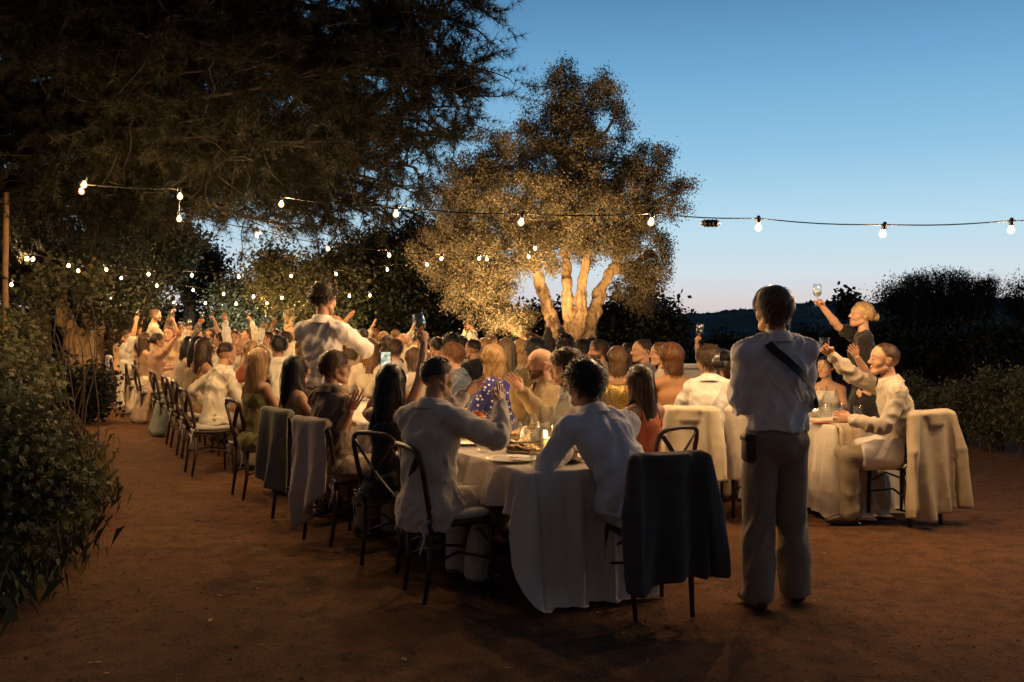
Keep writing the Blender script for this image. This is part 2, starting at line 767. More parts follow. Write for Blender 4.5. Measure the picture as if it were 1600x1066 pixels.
# straw, pine needles and crumbs lying on the soil
n = 17000
x = rng.uniform(-5.5, 6.5, n)
y = 3.2 + 9 * rng.random(n) ** 1.5
keep = noise3(np.stack([x * 1.1, y * 1.1, x * 0 + 2.2], -1)) > rng.uniform(-.6, .5, n)
x, y = x[keep], y[keep]
n = len(x)
a = rng.uniform(0, 2 * np.pi, n)
L = rng.uniform(.012, .045, n)
wd = rng.uniform(.0007, .0016, n)
z = ground_z(x, y)
dx, dy = np.cos(a) * L, np.sin(a) * L
h = rng.uniform(.0, .003, n)
V = np.stack([np.stack([x - dx - dy / L * wd, y - dy + dx / L * wd, z + .002], -1), np.stack([x - dx + dy / L * wd, y - dy - dx / L * wd, z + .002], -1),
              np.stack([x, y, z + .004 + h], -1), np.stack([x + dx, y + dy, z + .003 + h * rng.random(n)], -1)], 1).reshape(-1, 3)
i = np.arange(n)[:, None] * 4
me = mesh_np('straw', V, [np.concatenate([i + [0, 1, 2], i + [1, 3, 2]])], False)
me.materials.append(plain('dry_straw', (.19, .115, .055), .8))
tag(obj('straw_litter', me), kind='stuff')
n = 9000
x = rng.uniform(-5.5, 6.5, n)
y = 3.2 + 9 * rng.random(n) ** 1.5
z = ground_z(x, y)
r = .003 + .012 * rng.random(n) ** 5
oc = np.array([[1, 0, 0], [0, 1, 0], [-1, 0, 0], [0, -1, 0], [0, 0, .8], [0, 0, -.6]])
V = (np.stack([x, y, z], -1)[:, None] + oc[None] * r[:, None, None] * rng.uniform(.6, 1.3, (n, 6, 3))).reshape(-1, 3)
i = np.arange(n)[:, None] * 6
tr = np.array([[0, 1, 4], [1, 2, 4], [2, 3, 4], [3, 0, 4], [1, 0, 5], [2, 1, 5], [3, 2, 5], [0, 3, 5]])
me = mesh_np('pebbles', V, [(i[:, None] + tr[None]).reshape(-1, 3)], False)
me.materials.append(plain('pebble_stone', (.15, .085, .05), .9, var=.5, vscale=30))
tag(obj('gravel', me), kind='stuff')

# ================================================================ hills
hm, t, p = newmat('wooded_hillside')
tcn = t.nodes.new('ShaderNodeTexCoord')
c = mixc(t, ramp(nz(.06, 6), .4, .6), (.060, .098, .112), (.100, .140, .148))  # paler, bluer tones: distance haze is mixed into the hill colour
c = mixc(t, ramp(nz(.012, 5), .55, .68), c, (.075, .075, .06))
t.links.new(c, p.inputs['Base Color'])
p.inputs['Roughness'].default_value = 1
p.inputs['Specular IOR Level'].default_value = 0


def hill(prof, d0, d1, name, bumpy, nu=420, nv=60):
    px = np.array([q[0] for q in prof], float)
    py = np.array([q[1] for q in prof], float)
    u = np.linspace(px[0], px[-1], nu)
    top = np.interp(u, px, py)
    V = np.zeros((nu, nv, 3))
    for j, v in enumerate(np.linspace(0, 1.5, nv)):
        d = d0 + (d1 - d0) * v
        hz = (CAMH - (top - HZ) / F * d1)
        s = v ** 1.6 if v <= 1 else math.cos((v - 1) * math.pi * .9)
        V[:, j, 0] = (u - 800) / F * d1 * (.6 + .4 * min(v, 1.2))
        V[:, j, 1] = d
        V[:, j, 2] = hz * s - 3 * (1 - min(v, 1))
    Pn = V.reshape(-1, 3) / bumpy
    nzv = np.abs(noise3(Pn * [1, 1, 0] * 1.0)) + .6 * np.abs(noise3(Pn * [2.3, 2.3, 0] + 5)) + .8 * rng.random(len(Pn)) * .5
    V = V.reshape(-1, 3)
    V[:, 2] += nzv * bumpy * .30
    tag(obj(name, mesh_np(name, V, [grid_faces(nu, nv)]), hm), kind='structure')


hill([(-400, 505), (300, 500), (800, 512), (960, 512), (1040, 506), (1075, 503), (1130, 496), (1180, 490), (1230, 484), (1290, 478), (1340, 479), (1400, 486), (1500, 488), (1700, 492), (2100, 500)], 60, 900, 'far_hill', 14)
hill([(1180, 560), (1260, 524), (1330, 500), (1390, 486), (1460, 479), (1540, 477), (1620, 480), (1750, 492), (2100, 500)], 90, 170, 'near_hill', 5, 320, 50)
# tree line on the crest of the far hill
n = 1500
u = np.sort(rng.uniform(980, 1420, n))
prof = np.interp(u, [960, 1040, 1075, 1130, 1180, 1230, 1290, 1340, 1400, 1500], [512, 506, 503, 496, 490, 484, 478, 479, 486, 488])
d = 880 + rng.uniform(-140, 20, n)
bz = CAMH - (prof - HZ) / F * 900 - (900 - d) * .10 - 1.
hh = rng.uniform(4, 8, n)
xx = (u - 800) / F * d
cv = np.array([[1, 0, .25], [0, 1, .2], [-1, 0, .25], [0, -1, .3], [.1, .1, 1], [.6, .6, .55], [-.5, .6, .6], [.5, -.6, .55]])
V = (np.stack([xx, d, bz], -1)[:, None] + cv[None] * np.stack([hh * .4, hh * .4, hh], -1)[:, None] * rng.uniform(.7, 1.25, (n, 8, 3))).reshape(-1, 3)
i = np.arange(n)[:, None] * 8
tr = np.array([[0, 5, 4], [5, 1, 4], [1, 6, 4], [6, 2, 4], [2, 3, 4], [3, 7, 4], [7, 0, 4], [0, 1, 5], [1, 2, 6], [3, 0, 7]])
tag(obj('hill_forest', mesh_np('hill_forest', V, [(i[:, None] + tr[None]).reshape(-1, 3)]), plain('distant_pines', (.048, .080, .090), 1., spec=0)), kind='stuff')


# ================================================================ trees
def leaves(centers, sig, n, ln, wd, cols, up=.0, seed=1, along=None):
    """n leaf quads (a bent pair of triangles each) scattered round the clump centres"""
    g = np.random.default_rng(seed)
    k = g.integers(0, len(centers), n)
    sg = sig[k] if np.ndim(sig) else sig
    C = centers[k] + g.normal(size=(n, 3)) * (np.asarray(sg).reshape(-1, 1) if np.ndim(sg) else sg)
    d = g.normal(size=(n, 3))
    d[:, 2] += up
    d /= np.linalg.norm(d, axis=1)[:, None]
    s = np.cross(d, g.normal(size=(n, 3)))
    s /= np.linalg.norm(s, axis=1)[:, None]
    nn = np.cross(d, s)
    l = ln * g.uniform(.6, 1.3, n)[:, None]
    wv = wd * g.uniform(.6, 1.3, n)[:, None]
    V = np.stack([C, C + d * l * .5 + s * wv, C + d * l + nn * l * .12, C + d * l * .5 - s * wv], 1).reshape(-1, 3)
    i = np.arange(n)[:, None] * 4
    T = np.concatenate([i + [0, 1, 2], i + [0, 2, 3]])
    cols = np.asarray(cols)
    cc = cols[g.integers(0, len(cols), n)] * g.uniform(.65, 1.35, (n, 1))
    return V, T, np.repeat(cc, 4, 0)


# dry leaves blown over the soil
V, T, cc = leaves(np.stack([rng.uniform(-5, 6, 420), 3.4 + 9 * rng.random(420) ** 1.4, np.zeros(420)], 1), .02, 420, .045, .012, ((.17, .10, .05), (.24, .16, .09), (.09, .05, .025)), 0, 5)
Vr = V.reshape(-1, 4, 3)
Vr[:, :, 2] = Vr[:, :, 2] * .15
Vr[:, :, 2] += (ground_z(Vr[:, 0, 0], Vr[:, 0, 1]) + .006 - Vr[:, :, 2].min(1))[:, None]
me = mesh_np('dry_leaves', V, [T], False)
setcol(me, cc)
me.materials.append(M_LEAF)
tag(obj('dry_leaves', me), kind='stuff')


def clumps(blobs, per, seed=2, surf=.5):
    """clump centres spread through ellipsoid blobs (center, radius(3)), denser towards the skin"""
    g = np.random.default_rng(seed)
    out = []
    for c, r in blobs:
        r = np.broadcast_to(np.asarray(r, float), (3,))
        m = max(3, int(per * (r[0] * r[1] * r[2]) ** .72))
        d = g.normal(size=(m, 3))
        d /= np.linalg.norm(d, axis=1)[:, None]
        out.append(np.asarray(c) + d * r * (g.random((m, 1)) ** surf))
    return np.concatenate(out)


def branch_path(a, b, sag=.0, wob=.08, n=9, seed=0):
    g = np.random.default_rng(seed)
    a, b = np.asarray(a, float), np.asarray(b, float)
    t = np.linspace(0, 1, n)[:, None]
    L = np.linalg.norm(b - a)
    P = a + (b - a) * t
    for k in (1, 2, 3):
        P = P + np.sin(t * np.pi * k) * g.normal(size=3) * wob * L / k * .6
    P[:, 2] += (np.sin(t * np.pi) * sag * L)[:, 0]
    return P


def gnarl(V, faces, amp, sc, stretch=.35):
    N = vnormals(V, faces)
    P = V * [sc, sc, sc * stretch]
    d = np.abs(noise3(P)) * 1.4 + np.abs(noise3(P * 2.3 + 7)) * .7 + .25 * noise3(P * 6 + 3)
    return V + N * ((d - .6) * amp)[:, None]


def bark_mat(name, col, col2):
    if ('b', name) in _M:
        return _M[('b', name)]
    m, t_, p_ = newmat(name)
    tc_ = t_.nodes.new('ShaderNodeTexCoord')
    mp = t_.nodes.new('ShaderNodeMapping')
    mp.inputs['Scale'].default_value = (1, 1, .3)
    t_.links.new(tc_.outputs['Object'], mp.inputs[0])
    n_1 = t_.nodes.new('ShaderNodeTexNoise')
    n_1.inputs['Scale'].default_value = 14
    n_1.inputs['Detail'].default_value = 8
    n_1.inputs['Distortion'].default_value = 1.
    t_.links.new(mp.outputs[0], n_1.inputs['Vector'])
    t_.links.new(mixc(t_, n_1.outputs['Fac'], col, col2), p_.inputs['Base Color'])
    p_.inputs['Roughness'].default_value = .9
    b_ = t_.nodes.new('ShaderNodeBump')
    b_.inputs['Strength'].default_value = .9
    b_.inputs['Distance'].default_value = .04
    t_.links.new(n_1.outputs['Fac'], b_.inputs['Height'])
    t_.links.new(b_.outputs[0], p_.inputs['Normal'])
    _M[('b', name)] = m
    return m


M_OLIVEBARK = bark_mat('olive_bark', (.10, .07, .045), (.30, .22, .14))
M_DARKBARK = bark_mat('dark_bark', (.030, .020, .014), (.075, .052, .036))


def tree(name, base, stems, blobs, label, per=60, nleaf=20000, ln=.09, wd=.02, cols=((.05, .06, .03),), sig=.16, seed=1, bark=None, vox=.05, amp=.05, group=None, up=0., twigs=True, surf=.5):
    """stems: list of (points, radii) in world space; the crown is leaf faces round clumps that twigs reach"""
    base = np.asarray(base, float)
    root = empty(name, base)
    tag(root, label, 'tree', group)
    sd = SDF(.06 if vox > .03 else .022)
    for P, rr in stems:
        P = np.asarray(P, float) - base
        rr = np.broadcast_to(np.asarray(rr, float), (len(P),))
        for k in range(len(P) - 1):
            sd.cone(P[k], P[k + 1], rr[k], rr[k + 1])
    V, f = sd.mesh(vox)
    V = gnarl(V, f, amp, 10)
    obj('trunk', mesh_np('trunk', V, f), bark or M_DARKBARK, root)
    C = clumps([(np.asarray(c) - base, r) for c, r in blobs], per, seed, surf)
    if twigs:
        mb = MB()
        tips = np.concatenate([np.asarray(P, float)[len(P) // 2:] - base for P, rr in stems])
        g = np.random.default_rng(seed + 5)
        bc = np.array([np.asarray(c) - base for c, r in blobs])
        for k, c in enumerate(bc):
            a = tips[np.argmin(np.linalg.norm(tips - c, axis=1))]
            mb.add(*tube(branch_path(a, c, .05, .1, 7, seed + k), np.linspace(.05, .018, 7), 6, False))
        for k in g.choice(len(C), min(len(C), 260), replace=False):
            a = bc[np.argmin(np.linalg.norm(bc - C[k], axis=1))]
            mb.add(*tube(branch_path(a, C[k], .05, .08, 5, seed + 100 + k), np.linspace(.016, .005, 5), 4, False))
        mb.build('limbs', bark or M_DARKBARK, root)['kind'] = 'stuff'
    V, T, cc = leaves(C, sig, nleaf, ln, wd, cols, up, seed)
    me = mesh_np('crown', V, [T], False)
    setcol(me, cc)
    o = obj('crown', me, M_LEAF, root)
    return root


def sblob(px, py, rp, d, dd=0., flat=1.):
    """blob from the position it has in the view: centre and radius in pixels at distance d"""
    r = rp / F * d
    return (W(px, py, d + dd), (r, r * 1.0, r * flat))


# ---- the lit olive tree
OB = G(888, 18.6)
D = 18.6


def SP(*pts):
    return [W(px, py, D + dd) for px, py, dd in pts]


stems = [
    ([OB + [0, 0, -.2], *SP((874, 545, 0), (862, 500, 0), (848, 455, -.1), (838, 420, -.2), (826, 385, -.3), (805, 345, -.4), (780, 305, -.5))], [.22, .16, .12, .10, .085, .075, .06, .04]),
    ([OB + [.1, 0, -.2], *SP((892, 540, -.1), (889, 490, -.2), (886, 440, -.2), (884, 395, 0), (880, 340, .2), (884, 260, .3))], [.20, .145, .105, .09, .075, .06, .045]),
    ([OB + [.35, .1, -.2], *SP((919, 545, .1), (924, 500, .15), (938, 455, .2), (958, 418, .2), (975, 385, .3), (1000, 330, .3))], [.23, .175, .12, .10, .085, .07, .05]),
    (SP((896, 535, -.3), (906, 490, -.25), (908, 450, -.2), (916, 400, -.3), (930, 350, -.4)), [.13, .11, .085, .07, .05]),
    ([OB + [-.3, -.1, -.1], *SP((850, 545, -.3), (820, 525, -.4), (795, 505, -.5), (770, 470, -.6), (745, 440, -.6))], [.24, .18, .12, .09, .07, .05]),
    (SP((838, 420, -.2), (818, 380, -.4), (780, 330, -.5), (745, 280, -.5)), [.09, .075, .06, .04]),
    (SP((955, 424, .2), (985, 415, .4), (1020, 395, .5)), [.085, .07, .05]),
]
ob = [sblob(*q) for q in [(882, 118, 34, D), (868, 165, 44, D), (900, 190, 52, D), (960, 165, 36, D), (930, 150, 36, D), (845, 235, 66, D), (905, 262, 74, D), (790, 245, 52, D, -.4), (752, 285, 62, D, -.5),
                         (985, 255, 56, D, .3), (1030, 268, 46, D, .4), (1060, 300, 30, D), (725, 345, 70, D, -.5), (805, 330, 84, D, -.4), (895, 335, 84, D, .2), (975, 330, 62, D, .2), (1025, 335, 44, D),
                         (690, 400, 54, D, -.5), (762, 412, 66, D, -.8), (828, 405, 40, D, -1.), (1000, 395, 52, D, .2), (1032, 430, 32, D), (985, 440, 38, D, .4), (758, 470, 48, D, -.6), (800, 492, 36, D, -.8), (735, 440, 48, D, -.6), (715, 300, 40, D, -.2), (1000, 478, 26, D, .5), (858, 372, 38, D, -.3), (912, 368, 44, D, -.3), (955, 372, 40, D), (885, 345, 50, D, -.7), (835, 372, 36, D, -.6), (985, 355, 40, D, -.2), (850, 300, 50, D, -.8), (940, 300, 50, D, -.6)]]
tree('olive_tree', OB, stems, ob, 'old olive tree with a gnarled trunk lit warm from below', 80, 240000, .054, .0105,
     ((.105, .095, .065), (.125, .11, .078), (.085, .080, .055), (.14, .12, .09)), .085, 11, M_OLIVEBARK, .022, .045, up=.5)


def floodlight(loc, target, power, col, angle, label):
    r_ = empty('garden_floodlight', loc)
    tag(r_, label, 'floodlight', 'uplights in the garden')
    d = n_(np.asarray(target) - np.asarray(loc))
    M = np.array(Vector(d).to_track_quat('Z', 'Y').to_matrix())
    V, f = lathe([(0, -.06), (.05, -.06), (.06, .04), (.065, .05), (.058, .05), (.05, .02), (0, .015)], 14)
    obj('housing', mesh_np('housing', V @ M.T + [0, 0, .13], f), M_BLACK, r_)
    mb = MB().add(*tube([[-.07, 0, .13], [-.07, 0, .05], [0, 0, .03], [.07, 0, .05], [.07, 0, .13]], .006, 6)).add(*tube([[0, 0, .04], [0, 0, -.1]], .009, 6))
    mb.build('bracket', M_BLACK, r_)
    spot(r_, np.asarray(loc) + [0, 0, .13] + d * .07, target, power, col, angle)
    return r_


WARM = (1., .56, .20)
floodlight(G(805, 15.0), W(820, 290, D), 2500, WARM, 62, 'small black floodlight left in front of the olive aimed into the crown')
floodlight(G(960, 15.6), W(945, 300, D), 1100, WARM, 62, 'small black floodlight right in front of the olive aimed into the crown')
floodlight(G(905, 17.3), W(905, 430, D), 170, WARM, 95, 'small black floodlight at the foot of the olive trunk')
floodlight(G(775, 16.4), W(745, 390, D), 1500, WARM, 95, 'small black floodlight under the left limb of the olive')

# ---- background trees on the left and centre
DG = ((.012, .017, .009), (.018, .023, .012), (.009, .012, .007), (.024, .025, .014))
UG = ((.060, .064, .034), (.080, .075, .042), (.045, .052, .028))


def bgtree(px, d, top, spread, low, label, cols=DG, n=16000, seed=1, ln=.13, wd=.035, per=22, tr=.2, name='garden_tree', sig=.22, group=None, bark=None):
    """a roundish tree: trunk at px, crown from row `top` down to row `low`, half width `spread` px"""
    base = G(px, d)
    g = np.random.default_rng(seed)
    cx, cyy = px, (top + low) / 2
    bl = []
    for k in range(11):
        a = g.uniform(0, 2 * np.pi)
        rr = g.random() ** .5
        bl.append(sblob(cx + math.cos(a) * rr * spread * .72, cyy + math.sin(a) * rr * (low - top) * .36, min(spread, (low - top) / 2) * g.uniform(.32, .55), d, g.normal() * spread / F * d * .35))
    top_l = W(px, cyy, d)
    st = [([base + [0, 0, -.2], base + [.05, 0, .5], W(px + g.normal() * 6, (cyy + HZ + 20) / 2, d), top_l], [tr * 1.3, tr, tr * .8, tr * .45])]
    for k in range(4):
        e = bl[k][0]
        st.append(([W(px, (cyy + HZ + 20) / 2, d), (W(px, (cyy + HZ) / 2, d) * .5 + e * .5), e], [tr * .6, tr * .4, tr * .2]))
    return tree(name, base, st, bl, label, per, n, ln, wd, cols, sig, seed, bark, .06, .04, group, twigs=True)


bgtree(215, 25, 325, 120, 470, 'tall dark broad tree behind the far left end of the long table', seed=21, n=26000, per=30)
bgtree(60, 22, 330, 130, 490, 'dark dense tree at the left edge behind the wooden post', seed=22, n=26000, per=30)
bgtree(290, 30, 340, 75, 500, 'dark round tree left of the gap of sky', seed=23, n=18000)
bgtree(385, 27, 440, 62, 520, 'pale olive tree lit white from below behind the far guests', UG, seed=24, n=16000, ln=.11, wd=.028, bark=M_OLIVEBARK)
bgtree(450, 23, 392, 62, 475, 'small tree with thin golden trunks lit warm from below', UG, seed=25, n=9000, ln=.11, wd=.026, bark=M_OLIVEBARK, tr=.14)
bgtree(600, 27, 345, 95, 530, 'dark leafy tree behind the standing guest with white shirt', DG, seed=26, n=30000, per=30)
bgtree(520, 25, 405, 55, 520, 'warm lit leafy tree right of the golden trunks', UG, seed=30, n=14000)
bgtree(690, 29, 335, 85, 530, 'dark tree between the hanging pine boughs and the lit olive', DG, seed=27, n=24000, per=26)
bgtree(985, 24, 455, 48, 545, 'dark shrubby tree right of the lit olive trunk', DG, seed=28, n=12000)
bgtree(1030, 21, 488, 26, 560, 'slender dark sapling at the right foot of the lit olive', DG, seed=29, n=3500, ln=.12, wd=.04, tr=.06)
bgtree(150, 28, 400, 70, 520, 'low dark tree between the left trunks and the far table end', seed=35, n=14000)
COOL = (.95, .95, .72)
floodlight(G(375, 24.8), W(385, 460, 27), 900, COOL, 105, 'small floodlight below the pale olive tree')
floodlight(G(452, 21.6), W(448, 420, 23), 600, WARM, 100, 'small floodlight below the golden trunks')
floodlight(G(545, 23.4), W(545, 450, 26.), 420, (1., .72, .3), 105, 'small floodlight below the dark leafy tree in the middle')


# ---- far left: the lit gnarled trunks
def lit_trunk(px, d, pts, rad, label, seed):
    base = G(px, d)
    root = empty('olive_tree', base)
    tag(root, label, 'tree')
    sd = SDF(.05)
    for P, rr in zip(pts, rad):
        Q = [W(a, b_, d) - base for a, b_ in P]
        for k in range(len(Q) - 1):
            sd.cone(Q[k], Q[k + 1], rr[k], rr[k + 1])
    V, f = sd.mesh(.035)
    V = gnarl(V, f, .09, 11)
    obj('trunk', mesh_np('trunk', V, f), M_OLIVEBARK, root)
    g = np.random.default_rng(seed)
    bl = [(W(px + g.uniform(-60, 60), g.uniform(395, 470), d + g.uniform(-1, 1)) - base, (.9, .9, .7)) for k in range(7)]
    C = clumps(bl, 40, seed)
    V, T, cc = leaves(C, .2, 12000, .1, .024, DG, 0, seed)
    me = mesh_np('crown', V, [T], False)
    setcol(me, cc)
    obj('crown', me, M_LEAF, root)


lit_trunk(138, 21, [[(142, 620), (134, 570), (118, 530), (104, 502), (96, 470), (104, 440)], [(134, 560), (140, 520), (134, 480)]], [[.28, .26, .20, .13, .09, .05], [.13, .08, .05]],
          'thick leaning olive trunk lit orange at the far left', 41)
lit_trunk(148, 22.5, [[(140, 610), (146, 540), (152, 505), (160, 475), (168, 445)]], [[.26, .2, .15, .11, .07]], 'slim slanting olive trunk lit orange beside the thicker one', 42)
floodlight(G(150, 19.6), W(116, 500, 21), 75, (1., .45, .13), 95, 'small floodlight in front of the thick left trunk')
floodlight(G(158, 21.2), W(154, 490, 22.5), 60, (1., .45, .13), 90, 'small floodlight in front of the slim left trunk')

# ---- right side: the clump of upright shrubs on the slope and the dark hedge under it
bl = []
g = np.random.default_rng(51)
for k in range(46):
    px = g.uniform(1402, 1572)
    top = np.interp(px, [1395, 1410, 1440, 1480, 1520, 1560, 1585], [478, 436, 424, 422, 432, 432, 470])
    bl.append(px)
base = G(1490, 30)
root = empty('tall_shrub', base)
tag(root, 'large dark upright shrub standing against the sky on the slope', 'shrub')
Vs, Ts, Cs, nb = [], [], [], 0
mb = MB()
C = []
for k in range(420):
    px = g.uniform(1408, 1562)
    top = np.interp(px, [1395, 1410, 1440, 1480, 1520, 1560, 1585], [470, 432, 422, 420, 428, 432, 470]) + abs(g.normal()) * 15
    bx = 1490 + (px - 1490) * .72
    d = 30 + g.uniform(-1.6, 1.6)
    P = branch_path(W(bx, 505, d), W(px, top, d), 0, .04, 6, 500 + k) - base
    if k < 200:
        mb.add(*tube(P, np.linspace(.02, .004, 6), 4, False))
    for tt in g.uniform(.12, 1, 9):
        j = min(int(tt * 5), 4)
        C.append(P[j] + (P[j + 1] - P[j]) * (tt * 5 - j))
mb.build('branches', M_DARKBARK, root)['kind'] = 'stuff'
V, T, cc = leaves(np.array(C), .075, 24000, .10, .012, DG, 1.2, 52)
me = mesh_np('leaves', V, [T], False)
setcol(me, cc)
obj('leaves', me, M_LEAF, root)
bgtree(1398, 27, 448, 20, 500, 'small dark feathery tree left of the large shrub on the slope', DG, seed=53, n=4200, ln=.1, wd=.016, tr=.06, per=14)
bgtree(1322, 26, 452, 24, 505, 'young tree with round leaves standing above the hedge against the sky', DG, seed=54, n=420, ln=.14, wd=.06, tr=.03, per=16, sig=.10)
bgtree(1592, 31, 440, 20, 500, 'thin feathery tree at the right edge on the slope', DG, seed=55, n=3000, ln=.1, wd=.016, tr=.05)


def shrub(px, d, top, half, label, cols, n, seed, ln=.1, wd=.03, low=None, name='shrub', group='shrubs behind the tables', up=.3, sig=.12, per=40):
    base = G(px, d)
    root = empty(name, base)
    tag(root, label, 'shrub', group)
    g = np.random.default_rng(seed)
    hgt = CAMH - (top - HZ) / F * d
    r = half / F * d
    bl = [((g.uniform(-.75, .75) * r, g.uniform(-.5, .5) * r, hgt * g.uniform(.25, .78)), (r * .38, r * .38, hgt * .22)) for k in range(9)]
    C = clumps(bl, per, seed)
    mb = MB()
    for k in g.choice(len(C), min(len(C), 60), replace=False):
        mb.add(*tube(branch_path([g.normal() * r * .25, g.normal() * r * .25, -.05], C[k], .0, .06, 5, seed + k), np.linspace(.014, .004, 5), 4, False))
    mb.build('stems', M_DARKBARK, root)['kind'] = 'stuff'
    V, T, cc = leaves(C, sig, n, ln, wd, cols, up, seed)
    V[:, 2] = np.maximum(V[:, 2], .004)
    me = mesh_np('foliage', V, [T], False)
    setcol(me, cc)
    obj('foliage', me, M_LEAF, root)
    return root


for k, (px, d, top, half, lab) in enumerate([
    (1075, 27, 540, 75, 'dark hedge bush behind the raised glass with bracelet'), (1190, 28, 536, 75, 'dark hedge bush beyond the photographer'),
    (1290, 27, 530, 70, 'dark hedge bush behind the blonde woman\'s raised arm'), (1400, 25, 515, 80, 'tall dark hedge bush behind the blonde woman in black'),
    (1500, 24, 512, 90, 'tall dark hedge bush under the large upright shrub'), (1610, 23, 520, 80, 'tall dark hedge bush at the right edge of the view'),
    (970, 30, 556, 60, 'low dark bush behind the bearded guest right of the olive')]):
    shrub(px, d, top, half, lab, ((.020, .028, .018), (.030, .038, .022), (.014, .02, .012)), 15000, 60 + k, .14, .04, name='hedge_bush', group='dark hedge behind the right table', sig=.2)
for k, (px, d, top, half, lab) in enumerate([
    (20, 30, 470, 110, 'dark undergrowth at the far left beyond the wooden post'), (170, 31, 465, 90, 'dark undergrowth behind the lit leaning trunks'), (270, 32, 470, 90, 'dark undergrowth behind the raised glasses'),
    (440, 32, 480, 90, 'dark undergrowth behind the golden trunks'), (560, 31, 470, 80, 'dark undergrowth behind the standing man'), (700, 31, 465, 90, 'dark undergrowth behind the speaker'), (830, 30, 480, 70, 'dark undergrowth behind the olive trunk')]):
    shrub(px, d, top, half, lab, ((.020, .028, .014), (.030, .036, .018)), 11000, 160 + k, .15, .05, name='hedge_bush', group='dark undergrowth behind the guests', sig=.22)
LG = ((.055, .065, .04), (.08, .085, .055), (.04, .05, .03), (.09, .085, .06))
for k, (px, d, top, half, lab) in enumerate([
    (1478, 13.2, 600, 46, 'loose grey green bush behind the chair with the linen jacket'), (1545, 12.4, 582, 56, 'tall loose bush with pale flower heads at the right'),
    (1620, 11.6, 590, 60, 'loose bush cut by the right edge of the view'), (1430, 14.5, 590, 40, 'small loose bush between the seated man and the hedge')]):
    shrub(px, d, top, half, lab, LG, 8500, 80 + k, .06, .014, group='loose bushes at the right edge of the clearing', up=.6, sig=.09, per=70)


# ---- left: vine leaves and shrubs in the near corner
def bigleaf(n, C, sig, size, cols, seed):
    """lobed vine leaves: a fan of eight triangles each"""
    g = np.random.default_rng(seed)
    k = g.integers(0, len(C), n)
    c = C[k] + g.normal(size=(n, 3)) * sig
    nn = g.normal(size=(n, 3)) * .7 + [.55, -.6, .6]
    nn /= np.linalg.norm(nn, axis=1)[:, None]
    d = np.cross(nn, g.normal(size=(n, 3)))
    d /= np.linalg.norm(d, axis=1)[:, None]
    s = np.cross(nn, d)
    rim = np.array([(0, -.05), (.42, -.1), (.32, .22), (.55, .42), (.24, .55), (0, 1.0), (-.24, .55), (-.55, .42), (-.32, .22), (-.42, -.1)])
    z = np.array([0, -.1, 0, -.14, 0, -.18, 0, -.14, 0, -.1])
    sz = size * g.uniform(.5, 1.25, (n, 1))
    pts = [c + sz * (d * .3)] + [c + sz * (s * a + d * b_ + nn * zz) for (a, b_), zz in zip(rim, z)]
    V = np.stack(pts, 1).reshape(-1, 3)
    i = np.arange(n)[:, None] * 11
    T = np.concatenate([i + [0, 1 + j, 1 + (j + 1) % 10] for j in range(10)])
    cc = np.asarray(cols)[g.integers(0, len(cols), n)] * g.uniform(.6, 1.3, (n, 1))
    return V, T, np.repeat(cc, 11, 0)


VG = ((.062, .070, .028), (.080, .084, .034), (.046, .054, .022), (.092, .088, .040))


def vine(px, d, blobs, label, n, size, seed, name='vine_bush', cols=None):
    base = G(px, d)
    root = empty(name, base)
    tag(root, label, 'bush', 'leafy bushes in the left corner')
    bl = [(W(a, b_, dd) - base, (r / F * dd, r / F * dd, r / F * dd)) for a, b_, r, dd in blobs]
    C = clumps(bl, 110, seed, .4)
    C = C[C[:, 2] > .10]
    g = np.random.default_rng(seed)
    mb = MB()
    for k in g.choice(len(C), min(len(C), 70), replace=False):
        mb.add(*tube(branch_path([g.normal() * .2, g.normal() * .2, -.05], C[k], .05, .1, 7, seed + k), np.linspace(.012, .003, 7), 5, False))
    mb.build('stems', M_DARKBARK, root)['kind'] = 'stuff'
    V, T, cc = bigleaf(int(n * 1.6), C, .11, size * .52, cols or VG, seed)
    Vr = V.reshape(-1, 11, 3)
    Vr[:, :, 2] += np.maximum(0, .01 - Vr[:, :, 2].min(1))[:, None]
    me = mesh_np('foliage', V, [T], False)
    setcol(me, cc)
    obj('foliage', me, M_LEAF, root)


vine(30, 6.6, [(-20, 640, 60, 6.6), (10, 700, 58, 6.4), (-25, 750, 70, 6.2), (45, 745, 44, 6.3), (90, 758, 30, 6.2), (-50, 700, 80, 6.4), (-10, 810, 45, 6.1), (40, 800, 34, 6.1)],
     'low spreading vine bush with broad leaves in the near left corner', 2600, .115, 91)
vine(40, 8.8, [(-15, 560, 50, 8.8), (5, 600, 52, 8.6), (30, 640, 48, 8.4), (55, 690, 38, 8.2), (0, 640, 70, 8.4), (25, 520, 36, 9), (45, 600, 30, 8.8)],
     'taller leafy vine bush behind the near one at the left edge', 2000, .10, 92)
vine(120, 11, [(95, 430, 26, 11), (130, 434, 20, 11), (45, 462, 34, 11), (15, 500, 40, 11), (35, 540, 30, 11)],
     'hanging vine leaves below the bulbs near the wooden post', 1000, .11, 93, cols=UG)

shrub(118, 15.5, 552, 52, 'low dark weeds in front of the lit leaning trunks', DG, 6000, 97, .09, .03, group=None)

